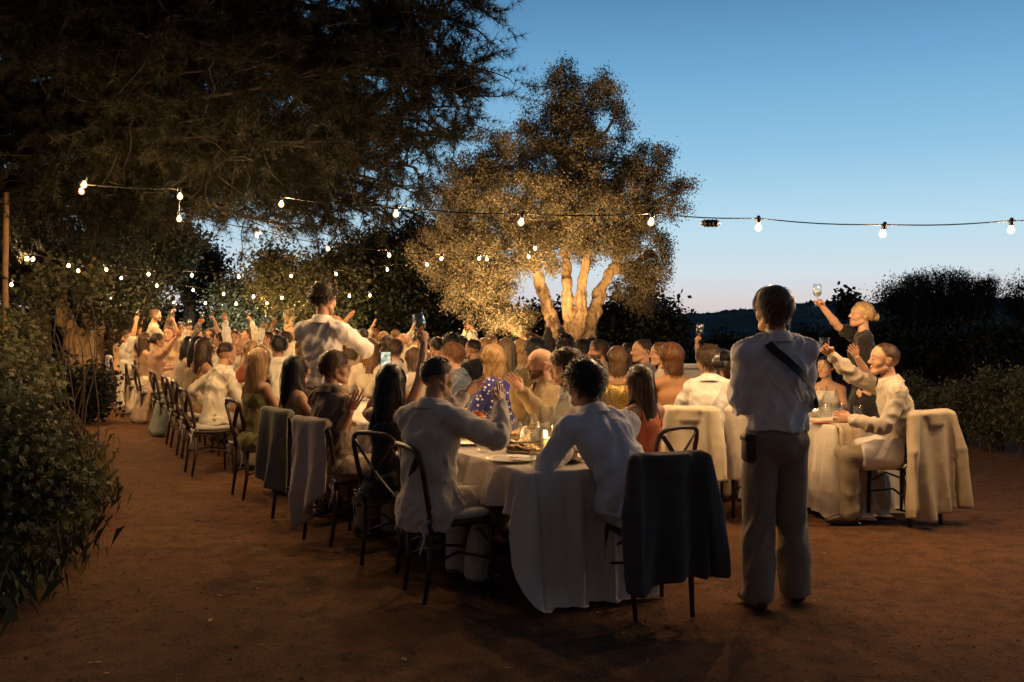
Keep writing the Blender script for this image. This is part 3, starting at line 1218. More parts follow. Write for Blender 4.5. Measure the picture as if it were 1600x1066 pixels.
# fringe of weeds along the foot of the left bushes
n = 3600
tt = rng.random(n)
px = np.interp(tt, [0, .35, .7, 1], [120, 165, 130, 10]) + rng.normal(size=n) * 30
d = np.interp(tt, [0, .35, .7, 1], [13.5, 9., 6.6, 5.2]) + rng.normal(size=n) * .25
x = (px - 800) / F * d - .25
z = ground_z(x, d)
L = rng.uniform(.05, .22, n)
a = rng.uniform(0, 2 * np.pi, n)
ln_ = rng.uniform(.1, .8, n)
wv = .0016
V = np.stack([np.stack([x + wv * np.sin(a), d - wv * np.cos(a), z], -1), np.stack([x - wv * np.sin(a), d + wv * np.cos(a), z], -1),
              np.stack([x + np.cos(a) * L * ln_ * .4, d + np.sin(a) * L * ln_ * .4, z + L * .7], -1),
              np.stack([x + np.cos(a) * L * ln_, d + np.sin(a) * L * ln_, z + L * (1 - ln_ * .3)], -1)], 1).reshape(-1, 3)
i = np.arange(n)[:, None] * 4
me = mesh_np('grass', V, [np.concatenate([i + [0, 1, 2], i + [1, 3, 2]])], False)
me.materials.append(plain('weed_green', (.075, .075, .03), .8))
tag(obj('grass_fringe', me), kind='stuff')

# ---- the pine hanging over the tables
PB = G(-170, 12.6)
root = empty('pine_tree', PB)
tag(root, 'big dark pine whose needled boughs hang over the long table', 'tree')
g = np.random.default_rng(77)
tp = [PB + [0, 0, -.3], PB + [.05, -.1, 1.2], PB + [.25, -.3, 3.], PB + [.6, -.6, 5.2], PB + [.9, -1., 7.6], PB + [1.1, -1.3, 9.6]]
sd = SDF(.05)
for k in range(5):
    sd.cone(np.array(tp[k]) - PB, np.array(tp[k + 1]) - PB, [.34, .28, .25, .2, .14][k], [.28, .25, .2, .14, .06][k])
V, f = sd.mesh(.05)
obj('trunk', mesh_np('trunk', gnarl(V, f, .05, 7), f), M_BARK, root)
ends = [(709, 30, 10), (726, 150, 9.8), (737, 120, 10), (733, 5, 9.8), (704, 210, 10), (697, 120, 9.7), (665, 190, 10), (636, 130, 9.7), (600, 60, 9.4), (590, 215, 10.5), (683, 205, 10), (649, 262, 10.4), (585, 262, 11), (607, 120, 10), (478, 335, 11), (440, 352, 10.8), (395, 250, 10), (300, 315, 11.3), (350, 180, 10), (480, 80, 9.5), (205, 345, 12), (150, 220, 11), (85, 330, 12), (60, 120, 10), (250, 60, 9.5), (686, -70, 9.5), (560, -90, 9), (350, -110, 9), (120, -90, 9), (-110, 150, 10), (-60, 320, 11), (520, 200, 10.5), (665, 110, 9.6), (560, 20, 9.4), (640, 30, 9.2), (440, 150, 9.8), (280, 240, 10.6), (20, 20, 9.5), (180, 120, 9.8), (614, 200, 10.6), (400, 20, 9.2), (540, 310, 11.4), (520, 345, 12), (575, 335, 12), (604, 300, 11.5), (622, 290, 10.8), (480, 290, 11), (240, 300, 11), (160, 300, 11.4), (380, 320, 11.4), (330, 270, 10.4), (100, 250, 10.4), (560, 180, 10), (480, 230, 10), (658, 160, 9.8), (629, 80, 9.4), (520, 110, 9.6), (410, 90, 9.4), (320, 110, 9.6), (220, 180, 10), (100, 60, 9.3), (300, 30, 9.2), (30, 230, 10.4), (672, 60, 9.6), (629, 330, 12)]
mb = MB()
tufts = []
for k, (px, py, d) in enumerate(ends):
    e = W(px, py, d)
    hz_ = np.clip(e[2] - .4 + g.uniform(-.5, 1.), 2.6, 8.5)
    a = np.array([np.interp(hz_, [q[2] for q in tp], [q[i_] for q in tp]) for i_ in range(3)])
    P = branch_path(a, e, .06, .10, 15, 700 + k) - PB
    mb.add(*tube(P, np.linspace(.085, .012, 15), 7, False))
    L = np.linalg.norm(e - a)
    for tt in np.concatenate([g.uniform(.45, 1., int(6.2 * L)), [1.]]):
        j = min(int(tt * 14), 13)
        p0 = P[j] + (P[min(j + 1, 14)] - P[j]) * (tt * 14 - j)
        dirn = n_(n_(P[min(j + 1, 14)] - P[j]) * .6 + g.normal(size=3) * [.8, .8, .85])
        l2 = g.uniform(.35, .95) * (1.15 - .4 * tt)
        Q = branch_path(p0, p0 + dirn * l2, .05, .12, 6, 7000 + len(tufts))
        mb.add(*tube(Q, np.linspace(.011, .004, 6), 4, False))
        for u_ in g.uniform(.2, 1., 5):
            jj = min(int(u_ * 5), 4)
            q0 = Q[jj]
            dq = n_(n_(Q[jj + 1] - Q[jj]) + g.normal(size=3) * [.7, .7, .5])
            l3 = g.uniform(.1, .32)
            for v_ in (.25, .5, .75, 1.):
                tufts.append(np.concatenate([q0 + dq * l3 * v_, dq]))
mb.build('branches', M_BARK, root)
tufts = np.array(tufts)
nn = 17
Tn = np.repeat(tufts, nn, 0)
m_ = len(Tn)
dd = Tn[:, 3:] * .8 + g.normal(size=(m_, 3)) * .75
dd[:, 2] -= .12
dd /= np.linalg.norm(dd, axis=1)[:, None]
sv = np.cross(dd, g.normal(size=(m_, 3)))
sv /= np.linalg.norm(sv, axis=1)[:, None]
l_ = g.uniform(.07, .14, (m_, 1))
V = np.stack([Tn[:, :3] + sv * .0031, Tn[:, :3] - sv * .0031, Tn[:, :3] + dd * l_], 1).reshape(-1, 3)
me = mesh_np('needles', V, [np.arange(m_ * 3).reshape(-1, 3)], False)
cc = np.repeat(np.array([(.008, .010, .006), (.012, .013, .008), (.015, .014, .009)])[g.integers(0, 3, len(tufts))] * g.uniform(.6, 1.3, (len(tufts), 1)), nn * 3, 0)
setcol(me, cc)
obj('needles', me, M_NEEDLE, root)
NPINE = m_

# ---- the wooden post at the left edge
pb = G(9, 10.5)
root = empty('wooden_post', pb)
tag(root, 'tall rough wooden post at the left edge of the picture', 'post')
mb = MB()
P = np.array([[0, 0, z_] for z_ in np.linspace(-.2, 2.95, 9)]) + rng.normal(size=(9, 3)) * .006
V, f = tube(P, np.linspace(.036, .030, 9), 9)
obj('pole', mesh_np('pole', V, f), plain('weathered_timber', (.20, .115, .055), .8, bs=35, bst=.4, var=.4, vscale=14), root)
MB().add(*tube([[.055 * math.cos(a), .055 * math.sin(a), 2.05 + .01 * math.sin(3 * a)] for a in np.linspace(0, 6.3, 14)], .006, 5)).build('wire_tie', M_BLACK, root)

# ================================================================ people
def build_head(h, female):
    s = SDF(.012)
    s.ell([0, -.030, .022], [0, .022, .028], [1, 0, 0], (.074, .078), (.072, .074), .0)
    s.ell([0, -.012, .035], [0, -.002, .04], [1, 0, 0], (.076, .086), (.076, .086), .03)
    j = .92 if female else 1.
    s.ell([0, .040, -.03], [0, .058, -.078], [1, 0, 0], (.056 * j, .052), (.040 * j, .036), .03)
    s.ell([0, .066, .030], [0, .067, .034], [1, 0, 0], (.054, .026), (.054, .026), .015)
    for q in (-1, 1):
        s.cone([q * .043, .052, -.028], [q * .040, .055, -.034], .026, .026, .02)
        s.cone([q * .048 * j, .0, -.06], [q * .028 * j, .062, -.094], .022, .02, .02)
        s.ell([q * .077, -.012, -.026], [q * .083, -.022, .016], [0, 1, 0], (.014, .006), (.019, .007), .006)
    s.cone([0, .090, .016], [0, .112, -.022], .008, .0125, .010)
    for q in (-1, 1):
        s.cone([q * .010, .102, -.028], [q * .012, .098, -.030], .0085, .008, .006)
    s.ell([-.016, .094, -.056], [.016, .094, -.056], [0, 0, 1], (.006, .008), (.006, .008), .006)
    s.ell([-.012, .092, -.068], [.012, .092, -.068], [0, 0, 1], (.007, .009), (.007, .009), .006)
    s.cone([0, .082, -.094], [0, .081, -.098], .018 if not female else .015, .018 if not female else .015, .015)
    for q in (-1, 1):
        s.sub([q * .031, .109, .008], .0185)
    V, f = s.mesh(h)
    # eyeballs with lids
    for q in (-1, 1):
        U, ff = SDF(0).ball([q * .031, .0815, .0075], .0125).mesh(max(h * .6, .004))
        f = f + [ff[0] + len(V)]
        V = np.concatenate([V, U])
    return V, f


def head_colors(V, skin, brow, female, beard=None):
    C = np.tile(np.asarray(skin, float), (len(V), 1))
    x, y, z = V[:, 0], V[:, 1], V[:, 2]
    ax = np.abs(x)
    cheek = np.exp(-(((ax - .042) / .02) ** 2 + ((z + .03) / .025) ** 2)) * (y > .04)
    C = C * (1 - cheek[:, None] * .25) + cheek[:, None] * .25 * np.array(skin) * [1.25, .8, .75]
    lips = (np.abs(z + .062) < .0095) & (ax < .021) & (y > .088)
    C[lips] = np.array(skin) * ([.95, .42, .42] if female else [.85, .58, .55])
    eye = ((ax - .031) ** 2 + (z - .0075) ** 2 < .0125 ** 2) & (y > .083)
    C[eye] = np.array(skin) * .7
    wh = ((ax - .031) ** 2 / .010 ** 2 + (z - .0075) ** 2 / .0052 ** 2 < 1) & (y > .086)
    C[wh] = (.42, .40, .37)
    ir = ((ax - .031) ** 2 + (z - .0075) ** 2 < .0055 ** 2) & (y > .088)
    C[ir] = (.03, .02, .012)
    br = (np.abs(z - .030 - .004 * np.cos((ax - .035) * 60)) < .0048) & (ax > .014) & (ax < .052) & (y > .055)
    C[br] = np.asarray(brow) * .8
    if beard is not None:
        b = (z < -.036 - .25 * np.clip(.045 - ax, 0, 1) * 0) & (z < -.042 + .6 * (ax - .03)) & (y > -.015)
        b |= (z < -.036) & (ax < .028) & (z > -.053) & (y > .08)
        b |= (z < -.075) & (y > 0)
        b &= ~lips
        C[b] = C[b] * .25 + np.asarray(beard) * .75
    return C


def build_hand(h, pose):
    s = SDF(.006)
    s.ell([-.004, .004, 0], [-.002, .040, 0], [1, 0, 0], (.026, .017), (.036, .015))
    s.ell([-.002, .040, 0], [.001, .082, 0], [1, 0, 0], (.036, .015), (.041, .012))
    curl = {'flat': (4, 6, 5), 'relax': (18, 30, 22), 'grip': (52, 68, 48)}[pose]
    for x, L, sp in ((-.030, .078, -5), (-.010, .086, -1), (.011, .080, 3), (.030, .062, 8)):
        p = np.array([x, .084, 0.])
        a = 0
        dx = math.sin(R(sp * (1 if pose != 'grip' else .3)))
        r = .0088 if x < .02 else .0078
        for i, c in enumerate(curl):
            a += c * (1 + .08 * (x * 30))
            l = L * (.44, .31, .25)[i]
            q = p + l * np.array([dx * math.cos(R(a)), math.cos(R(a)), -math.sin(R(a))])
            s.cone(p, q, r, r * .93, .003)
            p, r = q, r * .93
    if pose == 'grip':
        T = [(-.026, .020, -.008), (-.044, .050, -.026), (-.030, .076, -.045), (-.010, .085, -.052)]
    elif pose == 'flat':
        T = [(-.026, .018, -.004), (-.050, .046, -.010), (-.058, .075, -.012), (-.058, .100, -.012)]
    else:
        T = [(-.026, .018, -.006), (-.047, .046, -.018), (-.052, .074, -.026), (-.046, .096, -.034)]
    for k, r in enumerate((.015, .0115, .0095)):
        s.cone(T[k], T[k + 1], r, r * .82, .006)
    return s.mesh(h)


_HD, _HN = {}, {}


def head_mesh(h, fem):
    if (h, fem) not in _HD:
        _HD[(h, fem)] = build_head(h, fem)
    return _HD[(h, fem)]


def hand_mesh(h, pose):
    if (h, pose) not in _HN:
        _HN[(h, pose)] = build_hand(h, pose)
    return _HN[(h, pose)]


def frame(y, up):
    """columns: x, y(dir), z"""
    y = n_(y)
    z = n_(np.asarray(up, float) - y * np.dot(up, y))
    x = np.cross(y, z)
    return np.stack([x, y, z], 1)


def ik(S_, T_, l1, l2, pole):
    S_, T_ = np.asarray(S_, float), np.asarray(T_, float)
    d = T_ - S_
    L = np.linalg.norm(d)
    L2 = min(max(L, .12), (l1 + l2) * .985)
    d = d / L
    T_ = S_ + d * L2
    a = (l1 * l1 - l2 * l2 + L2 * L2) / (2 * L2)
    hgt = math.sqrt(max(l1 * l1 - a * a, 0))
    p = n_(np.asarray(pole, float) - d * np.dot(pole, d))
    return S_ + d * a + p * hgt, T_


SCALP_R = np.array([.081, .098, .090])
SCALP_C = np.array([0, -.010, .034])


def strands(n, length, width, seed, curl=0., lift=.05, hang=1., front=.55, part=True, tie=None, shoulder=True, fringe=0.):
    g = np.random.default_rng(seed)
    d = g.normal(size=(n * 4, 3))
    d /= np.linalg.norm(d, axis=1)[:, None]
    y, z = d[:, 1], d[:, 2]
    thr = np.where(y > 0, -.02 + front * y ** .8, -.02 + .62 * y)
    d = d[z > thr][:n]
    n = len(d)
    M = 8
    L = length * g.uniform(.72, 1.08, n)
    P = SCALP_C + d * SCALP_R * 1.02
    up = np.array([0, -.35, .94])
    tan = d - np.outer(d @ up, np.ones(3)) * d * 0
    tan = d * (d @ up)[:, None] - up          # away from the crown, along the scalp
    tan = -tan
    tan = -(up - d * (d @ up)[:, None])
    if part:
        tan[:, 0] += np.sign(d[:, 0] + .02) * .55 * np.clip(d[:, 2], 0, 1)
        tan[:, 1] -= np.clip(d[:, 1], 0, 1) * .9 * (1 - fringe)
        tan[:, 1] += fringe * np.clip(d[:, 1], 0, 1)
    tan /= np.linalg.norm(tan, axis=1)[:, None] + 1e-6
    v = tan + d * lift * 1.3 + g.normal(size=(n, 3)) * (.10 + curl * .8)
    v /= np.linalg.norm(v, axis=1)[:, None]
    pts = [P]
    off = 1.02 + lift * g.uniform(.15, 1., n)
    omax = off + .03 + lift * 1.1
    ph = g.uniform(0, 6.28, n)
    hmax = .088 + .025 * g.random(n)
    for k in range(M):
        st = (L / M)[:, None]
        v = v + np.array([0, 0, -1.]) * hang * np.minimum(st / .03, 1.2) * (.55 if length > .15 else .30)
        if curl:
            v = v + g.normal(size=(n, 3)) * curl
        v /= np.linalg.norm(v, axis=1)[:, None]
        P = P + v * st
        if tie is not None:
            w_ = (k + 1) / M
            P = P * (1 - w_ * .55) + np.asarray(tie) * w_ * .55
        e = (P - SCALP_C) / SCALP_R
        r = np.linalg.norm(e, axis=1)
        rc = np.where(P[:, 2] > -.05, np.clip(r, off, omax), np.maximum(r, off))
        P = SCALP_C + e / np.maximum(r, 1e-6)[:, None] * rc[:, None] * SCALP_R
        low = P[:, 2] < -.03
        hx, hy = P[:, 0], P[:, 1] + .035
        hr = np.hypot(hx, hy) + 1e-6
        f_ = np.where(low, np.clip(hr, .066, hmax) / hr, 1.)
        P[:, 0], P[:, 1] = hx * f_, hy * f_ - .035
        if shoulder:
            b = P[:, 2] < -.15
            ym = np.where(P[:, 1] < .01, -1., 1.)
            mny = np.interp(-P[:, 2], [.15, .24, .30, .6], [.04, .075, .105, .125])
            P[:, 1] = np.where(b, np.where(ym < 0, np.minimum(P[:, 1], -mny), np.maximum(P[:, 1], mny * 1.05)), P[:, 1])
        pts.append(P.copy())
    A = np.stack(pts, 1)                       # n, M+1, 3
    if curl:
        A[:, 2:, 0] += np.sin(np.arange(2, M + 1)[None] * 1.25 + ph[:, None]) * .012 * min(1, length * 3)
        A[:, 2:, 1] += np.cos(np.arange(2, M + 1)[None] * 1.25 + ph[:, None]) * .008 * min(1, length * 3)
    T = np.gradient(A, axis=1)
    O = A - SCALP_C * [1, 1, 0] - np.array([0, -.02, 0])
    O[:, :, 2] *= .3
    sd_ = np.cross(T, O)
    sd_ /= np.linalg.norm(sd_, axis=2)[:, :, None] + 1e-9
    wv = width * g.uniform(.6, 1.3, n)[:, None] * np.linspace(1, .25, M + 1)[None] ** .7
    V = np.stack([A - sd_ * wv[..., None], A + sd_ * wv[..., None]], 2).reshape(-1, 3)
    i = (np.arange(n)[:, None] * (M + 1) + np.arange(M)[None]).reshape(-1) * 2
    Q = np.stack([i, i + 1, i + 3, i + 2], 1)
    tone = np.repeat(g.uniform(.55, 1.5, n), 2 * (M + 1))
    return V, Q, tone


def scalp_cap(thick, front=.55, nu=18, nv=30, drop=.0, noise=0., seed=0):
    V, th = [], np.linspace(0, np.pi, nu)
    ph = np.arange(nv) * 2 * np.pi / nv
    d = np.stack([np.sin(th)[:, None] * np.cos(ph), np.sin(th)[:, None] * np.sin(ph), np.cos(th)[:, None] * np.ones(nv)], -1).reshape(-1, 3)
    y, z = d[:, 1], d[:, 2]
    thr = np.where(y > 0, -.02 + front * np.abs(y) ** .8, -.02 + .62 * y) - drop
    edge = np.clip((z - thr) / .25, 0, 1)
    r = 1.0 + thick / .09 * edge ** .6
    if noise:
        r = r + noise * noise3(d * 6 + seed) * edge + noise * .6 * noise3(d * 14 + seed) * edge
    V = SCALP_C + d * SCALP_R * r[:, None]
    q = grid_faces(nu, nv, True)
    ok = (z > thr)
    q = q[ok[q].sum(1) >= 3]
    return V, q


def hair_mesh(style, col, near, seed, view_n=1.):
    """head-space hair: returns V, faces, colours"""
    mb = MB()
    tones = []

    def add(V, fs, tone):
        mb.add(V, fs)
        tones.append(np.broadcast_to(np.asarray(tone, float), (len(V),)))
    N = {2: 1100, 1: 520, 0: 170}[near]
    wf = {2: .0034, 1: .0052, 0: .010}[near]
    if style in ('short', 'side'):
        V, q = scalp_cap(.012, noise=.03, seed=seed)
        add(V, [q], .7)
        V, Q, t = strands(N, .075, wf, seed, .10, .10, .5, fringe=.4 if style == 'side' else 0.)
        add(V, [Q], t)
    elif style == 'buzz':
        V, q = scalp_cap(.004)
        add(V, [q], .9)
        V, Q, t = strands(N, .022, wf * .7, seed, .2, .03, .3)
        add(V, [Q], t)
    elif style == 'curly':
        V, q = scalp_cap(.026, noise=.14, seed=seed)
        add(V, [q], .7)
        V, Q, t = strands(N, .07, wf, seed, .55, .26, .2)
        add(V, [Q], t)
    elif style == 'thick':
        V, q = scalp_cap(.024, noise=.07, seed=seed)
        add(V, [q], .7)
        V, Q, t = strands(N, .095, wf, seed, .22, .20, .4, fringe=.5)
        add(V, [Q], t)
    elif style == 'soft':
        V, q = scalp_cap(.020, noise=.03, seed=seed)
        add(V, [q], .75)
        V, Q, t = strands(int(N * 1.2), .105, wf, seed, .05, .13, .55, fringe=.5)
        add(V, [Q], t)
    elif style == 'receding':
        V, q = scalp_cap(.005, front=1.25)
        add(V, [q], .9)
        V, Q, t = strands(N, .028, wf * .7, seed, .15, .03, .4, front=1.25)
        add(V, [Q], t)
    elif style == 'bob':
        V, q = scalp_cap(.016, noise=.02, seed=seed)
        add(V, [q], .75)
        V, f = SDF(.02).ell([0, -.04, .0], [0, -.045, -.10], [1, 0, 0], (.086, .06), (.078, .05)).mesh(.012)
        add(V, f, .7)
        V, Q, t = strands(int(N * 1.3), .22, wf * 1.2, seed, .05, .13, 1., shoulder=False)
        add(V, [Q], t)
    elif style in ('long', 'wavy', 'verylong'):
        V, q = scalp_cap(.014, noise=.02, seed=seed)
        add(V, [q], .75)
        zz = {'long': -.36, 'wavy': -.33, 'verylong': -.50}[style]
        V, f = SDF(.03).ell([0, -.045, .0], [0, -.07, -.14], [1, 0, 0], (.085, .058), (.085, .05)).ell([0, -.07, -.14], [0, -.125, zz], [1, 0, 0], (.088, .05), (.07, .02)).mesh(.014)
        add(V, f, .7)
        V, Q, t = strands(int(N * 1.5), -zz + .17, wf * 1.35, seed, .10 if style == 'wavy' else .02, .12, 1.)
        add(V, [Q], t)
    elif style == 'bun':
        V, q = scalp_cap(.012, noise=.02, seed=seed)
        add(V, [q], .75)
        c = np.array([0, -.13, .0])
        V, f = SDF(.01).ell([-.02, -.125, .0], [.02, -.125, .0], [0, 0, 1], (.036, .03), (.036, .03)).mesh(.01)
        add(V, f, .75)
        V, Q, t = strands(N, .15, wf * 1.1, seed, .05, .08, .3, tie=c, shoulder=False)
        add(V, [Q], t)
        g = np.random.default_rng(seed + 9)
        for k in range(26 if near else 10):
            a = g.uniform(0, 6.28)
            th = np.linspace(a, a + 3.2, 8)
            tl = g.uniform(-.5, .5)
            Pp = c + np.stack([np.cos(th) * .036, -.01 + tl * .03 + 0 * th, np.sin(th) * .036], 1) * g.uniform(.8, 1.15)
            V, fs = tube(Pp, np.linspace(.006, .002, 8), 4, False)
            add(V, fs, g.uniform(.6, 1.5))
    V, fs = mb.arrays()
    C = np.concatenate(tones)[:, None] * np.asarray(col)
    # MB groups triangles and quads but keeps vertex order
    return V, fs, C


def wrinkle(V, faces, amp, seed, sc=11.):
    """folds: warped ridges, long and slanting at two scales"""
    N = vnormals(V, faces)
    q = V + .05 * np.stack([noise3(V * 5 + seed), noise3(V * 5 + seed + 9), noise3(V * 5 + seed + 17)], 1)
    rot = np.array([[.8, .0, .6], [0, 1, 0], [-.6, 0, .8]])
    P = (q @ rot) * [sc * 1.5, sc * 1.2, sc * .55] + seed * 1.7
    P2 = (q @ rot.T) * [sc * 2.6, sc * 2.2, sc * 1.1] + seed * .7
    a = (1 - np.abs(noise3(P)) * 2.2)
    b = (1 - np.abs(noise3(P2)) * 2.2)
    m = .55 + .45 * noise3(V * 4.5 + seed)
    return V + N * ((np.maximum(a, -.6) * .8 + np.maximum(b, -.6) * .42 * m - .35) * amp)[:, None]


PEOPLE = {}


class Person:
    pass


def person(key, px, d, top, head, label, fem=False, pose='sit', lean=0., side=0., twist=0., look=None, pitch=0.,
           hair='short', hc=(.03, .02, .012), skin=(.48, .27, .17), shirt=('shirt', (.7, .68, .64)), legs=(.25, .2, .15), arms=('rest', 'rest'),
           near=1, beard=None, group=None, specs=False, skirt=None, cat='person', handpose=(None, None), kbias=1., lower=True, sleeves=None, slim=1.):
    """one person; px/d place the pelvis on the ground plane, `top` is the row of the crown of the head, `head` the heading in degrees
    (0 away from the camera, 90 to the right)"""
    g0 = abs(hash(key)) % 1 if False else sum(ord(c) * (i + 3) for i, c in enumerate(key)) % 997
    g = np.random.default_rng(g0)
    look = head + twist if look is None else look
    hr = R(head)
    htop = CAMH - (top - HZ) / F * d
    sit = pose == 'sit'
    up0 = 1.0 * math.cos(R(lean)) * math.cos(R(side))
    base_top = (.57 if sit else .95) + .53 * up0 + .315
    k = np.clip(htop / base_top, .86, 1.13) * kbias
    bw = (.88 if fem else 1.0) * slim
    tw = R(twist)
    P = np.array([0, 0, .57 if sit else .95]) * k
    if sit:
        P[2] = .57 + (k - 1) * .25
    fw = np.array([math.sin(tw), math.cos(tw), 0])
    rt = np.array([math.cos(tw), -math.sin(tw), 0])
    sp = n_(np.array([math.sin(R(side)), math.sin(R(lean)), math.cos(R(lean)) * math.cos(R(side))]))
    # the lean bends mostly above the waist
    waist = P + (np.array([0, 0, 1.]) * .35 + sp * .65) * .18 * k
    chest = waist + sp * .18 * k
    shl = waist + sp * .30 * k
    nb = waist + sp * .35 * k
    nt_ = nb + n_(sp * .5 + np.array([0, 0, .6]) + fw * .18) * .085 * k
    lh = R(np.clip(look - head, -115, 115))
    lf = np.array([math.sin(lh), math.cos(lh), 0])
    lr = np.array([math.cos(lh), -math.sin(lh), 0])
    pr = R(pitch)
    hu = n_(np.array([0, 0, 1.]) * math.cos(pr) + lf * math.sin(pr) + (sp - [0, 0, 1]) * .15)
    lf = n_(lf - hu * np.dot(lf, hu))
    lr = np.cross(lf, hu)
    HM = np.stack([lr, lf, hu], 1)
    Hc = nt_ + hu * .092 * k + lf * .022 * k
    hs = k * (.965 if fem else 1.)
    vox = {2: .011, 1: .015, 0: .021}[near]
    hv = {2: .0052, 1: .0085, 0: .012}[near]
    nv = {2: .0048, 1: .007, 0: .010}[near]
    # shoulders and arms
    sw = .178 * k * (.88 if fem else 1) * slim
    A = []
    spec = []
    for sgn, a in ((-1, arms[0]), (1, arms[1])):
        sh = shl + rt * sw * sgn - sp * .015 * k
        l1, l2 = .285 * k, .255 * k
        hp = 'relax'
        pole = fw * -.25 + rt * sgn * .55 + np.array([0, 0, -1.])
        hdir, hup = None, None
        tgt = None
        if isinstance(a, tuple) and a[0] == 'w':
            ww = W(a[1], a[2], a[3]) - G(px, d)
            tgt = np.array([ww[0] * math.cos(hr) - ww[1] * math.sin(hr), ww[0] * math.sin(hr) + ww[1] * math.cos(hr), ww[2]])
            mode = a[4] if len(a) > 4 else 'grip'
            hp = mode if mode in ('grip', 'flat', 'relax') else 'grip'
            if len(a) > 5:
                pole = np.asarray(a[5], float)
        elif isinstance(a, tuple) and a[0] == 'l':
            tgt = P + (fw * a[2] + rt * a[1] + np.array([0, 0, a[3]])) * k
            hp = a[4] if len(a) > 4 else 'relax'
            if len(a) > 5:
                pole = np.asarray(a[5], float)
        elif a == 'rest':
            tgt = P + fw * (.40 + g.uniform(-.05, .04)) * k + rt * sgn * (.15 + g.uniform(-.06, .04)) * k + np.array([0, 0, .235 * k + .02])
            hdir = fw + np.array([0, 0, -.1]) - rt * sgn * .35
            hup = np.array([0, 0, 1.])
        elif a == 'lap':
            tgt = P + fw * .30 * k + rt * sgn * .10 * k + np.array([0, 0, .10])
            hup = np.array([0, 0, 1.])
        elif a == 'clap':
            tgt = chest + fw * .33 * k + rt * sgn * .035 * k + np.array([0, 0, .06 * k])
            hp = 'flat'
            hdir = fw * .45 + np.array([0, 0, 1.]) - rt * sgn * .12
            hup = rt * sgn
        elif a == 'up':
            tgt = shl + np.array([0, 0, .42 * k]) + fw * .26 * k + rt * sgn * .06 * k
            hp = 'grip'
            pole = fw * .2 + rt * sgn * 1. + np.array([0, 0, -.6])
        elif a == 'hang':
            tgt = shl + rt * sgn * (sw + .05) + fw * .08 * k + np.array([0, 0, -.54 * k])
        elif a == 'mic':
            tgt = Hc + lf * .13 * k - hu * .12 * k + rt * sgn * .02
            hp = 'grip'
        el, wr = ik(sh, tgt, l1, l2, pole)
        fd = n_(wr - el)
        hdir = fd if hdir is None else n_(hdir)
        if hup is None:
            hup = rt * sgn + fw * -.3
            if abs(np.dot(n_(hup), hdir)) > .9:
                hup = np.array([0, 0, 1.])
        hpi = handpose[0 if sgn < 0 else 1]
        HF = frame(hdir, hup)
        A.append((sh, el, wr, HF, hpi or hp, sgn))
    # legs
    hipx = .09 * k
    Lg = []
    for sgn in (-1, 1):
        hip = P + np.array([sgn * hipx, 0, -.02])
        if sit:
            kn = np.array([sgn * .105 * k, .43 * k, .52 * k])
            an = np.array([sgn * .11 * k, (.38 + .05 * sgn * (g0 % 3 - 1)) * k, .09])
        else:
            kn = np.array([sgn * .10 * k, .03, .50 * k])
            an = np.array([sgn * (.105 if fem else .135) * k, -.02 + .05 * sgn, .09])
        Lg.append((hip, kn, an))
    r_ = bw * k
    # ---- skin: one continuous figure
    s = SDF(.025)
    s.ell(P + [0, 0, -.02], waist, rt, (.150 * r_, .10 * r_), (.125 * r_ * (.92 if fem else 1), .088 * r_))
    s.ell(waist, chest, rt, (.125 * r_ * (.92 if fem else 1), .088 * r_), (.150 * r_, .105 * r_))
    s.ell(chest, shl, rt, (.150 * r_, .105 * r_), (.145 * r_, .075 * r_))
    s.ell(shl, nb, rt, (.11 * r_, .06 * r_), (.062 * r_, .058 * r_), .04)
    s.cone(nb - sp * .02, nt_ + hu * .03 * k, .057 * r_, .054 * r_, .03)
    ar = (.043, .038, .027) if fem else (.052, .045, .031)
    for sh, el, wr, HF, hp, sgn in A:
        s.cone(shl + rt * sgn * .09 * k, sh, .058 * r_, ar[0] * k * 1.08, .04)
        s.cone(sh, el, ar[0] * k, ar[1] * k * .92, .02)
        m1 = el + (wr - el) * .3
        s.cone(el, m1, ar[1] * k * .92, ar[1] * k, .015)
        s.cone(m1, wr, ar[1] * k, ar[2] * k, .015)
    if fem:
        for sgn in (-1, 1):
            s.ball(chest + rt * sgn * .072 * k + fw * .075 * k - sp * .01, .056 * k, .03)
    showleg = skirt is None and lower
    for (hip, kn, an), sgn in zip(Lg, (-1, 1)):
        if lower:
            s.cone(hip, kn, .082 * r_, .055 * r_)
            s.cone(kn, kn + (an - kn) * .3, .052 * r_, .055 * r_)
            s.cone(kn + (an - kn) * .3, an, .055 * r_, .036 * r_)
    V, f = s.mesh(vox * 1.1)
    C = np.tile(np.asarray(skin, float), (len(V), 1)) * (1 + .12 * noise3(V * 12)[:, None])
    mb = MB()
    mb.add(V, f)
    cols = [C]
    HV, hf = head_mesh(hv, fem)
    mb.add((HV * hs) @ HM.T + Hc, hf)
    cols.append(head_colors(HV, skin, hc, fem, beard))
    res = Person()
    res.hands = []
    for sh, el, wr, HF, hp, sgn in A:
        NV, nf = hand_mesh(nv, hp)
        NV = NV * (k * (.9 if fem else 1))
        if sgn < 0:
            NV = NV * [-1, 1, 1]
            nf = [q[:, ::-1] for q in nf]
        mb.add(NV @ HF.T + wr, nf)
        cols.append(np.tile(np.asarray(skin, float) * [1.0, .93, .9], (len(NV), 1)))
    Vb, fb = mb.arrays()
    me = mesh_np('person', Vb, fb)
    setcol(me, np.concatenate(cols))
    root = obj('person', me, M_SKIN)
    base = G(px, d)
    root.location = base
    root.rotation_euler = (0, 0, -hr)
    tag(root, label, cat, group or 'guests at the dinner')
    # ---- hair
    if hair != 'bald':
        Vh, fh, ch = hair_mesh(hair, hc, near, g0)
        me = mesh_np('hair', (Vh * hs * 1.02) @ HM.T + Hc, fh)
        setcol(me, ch)
        obj('hair', me, M_HAIR, root)
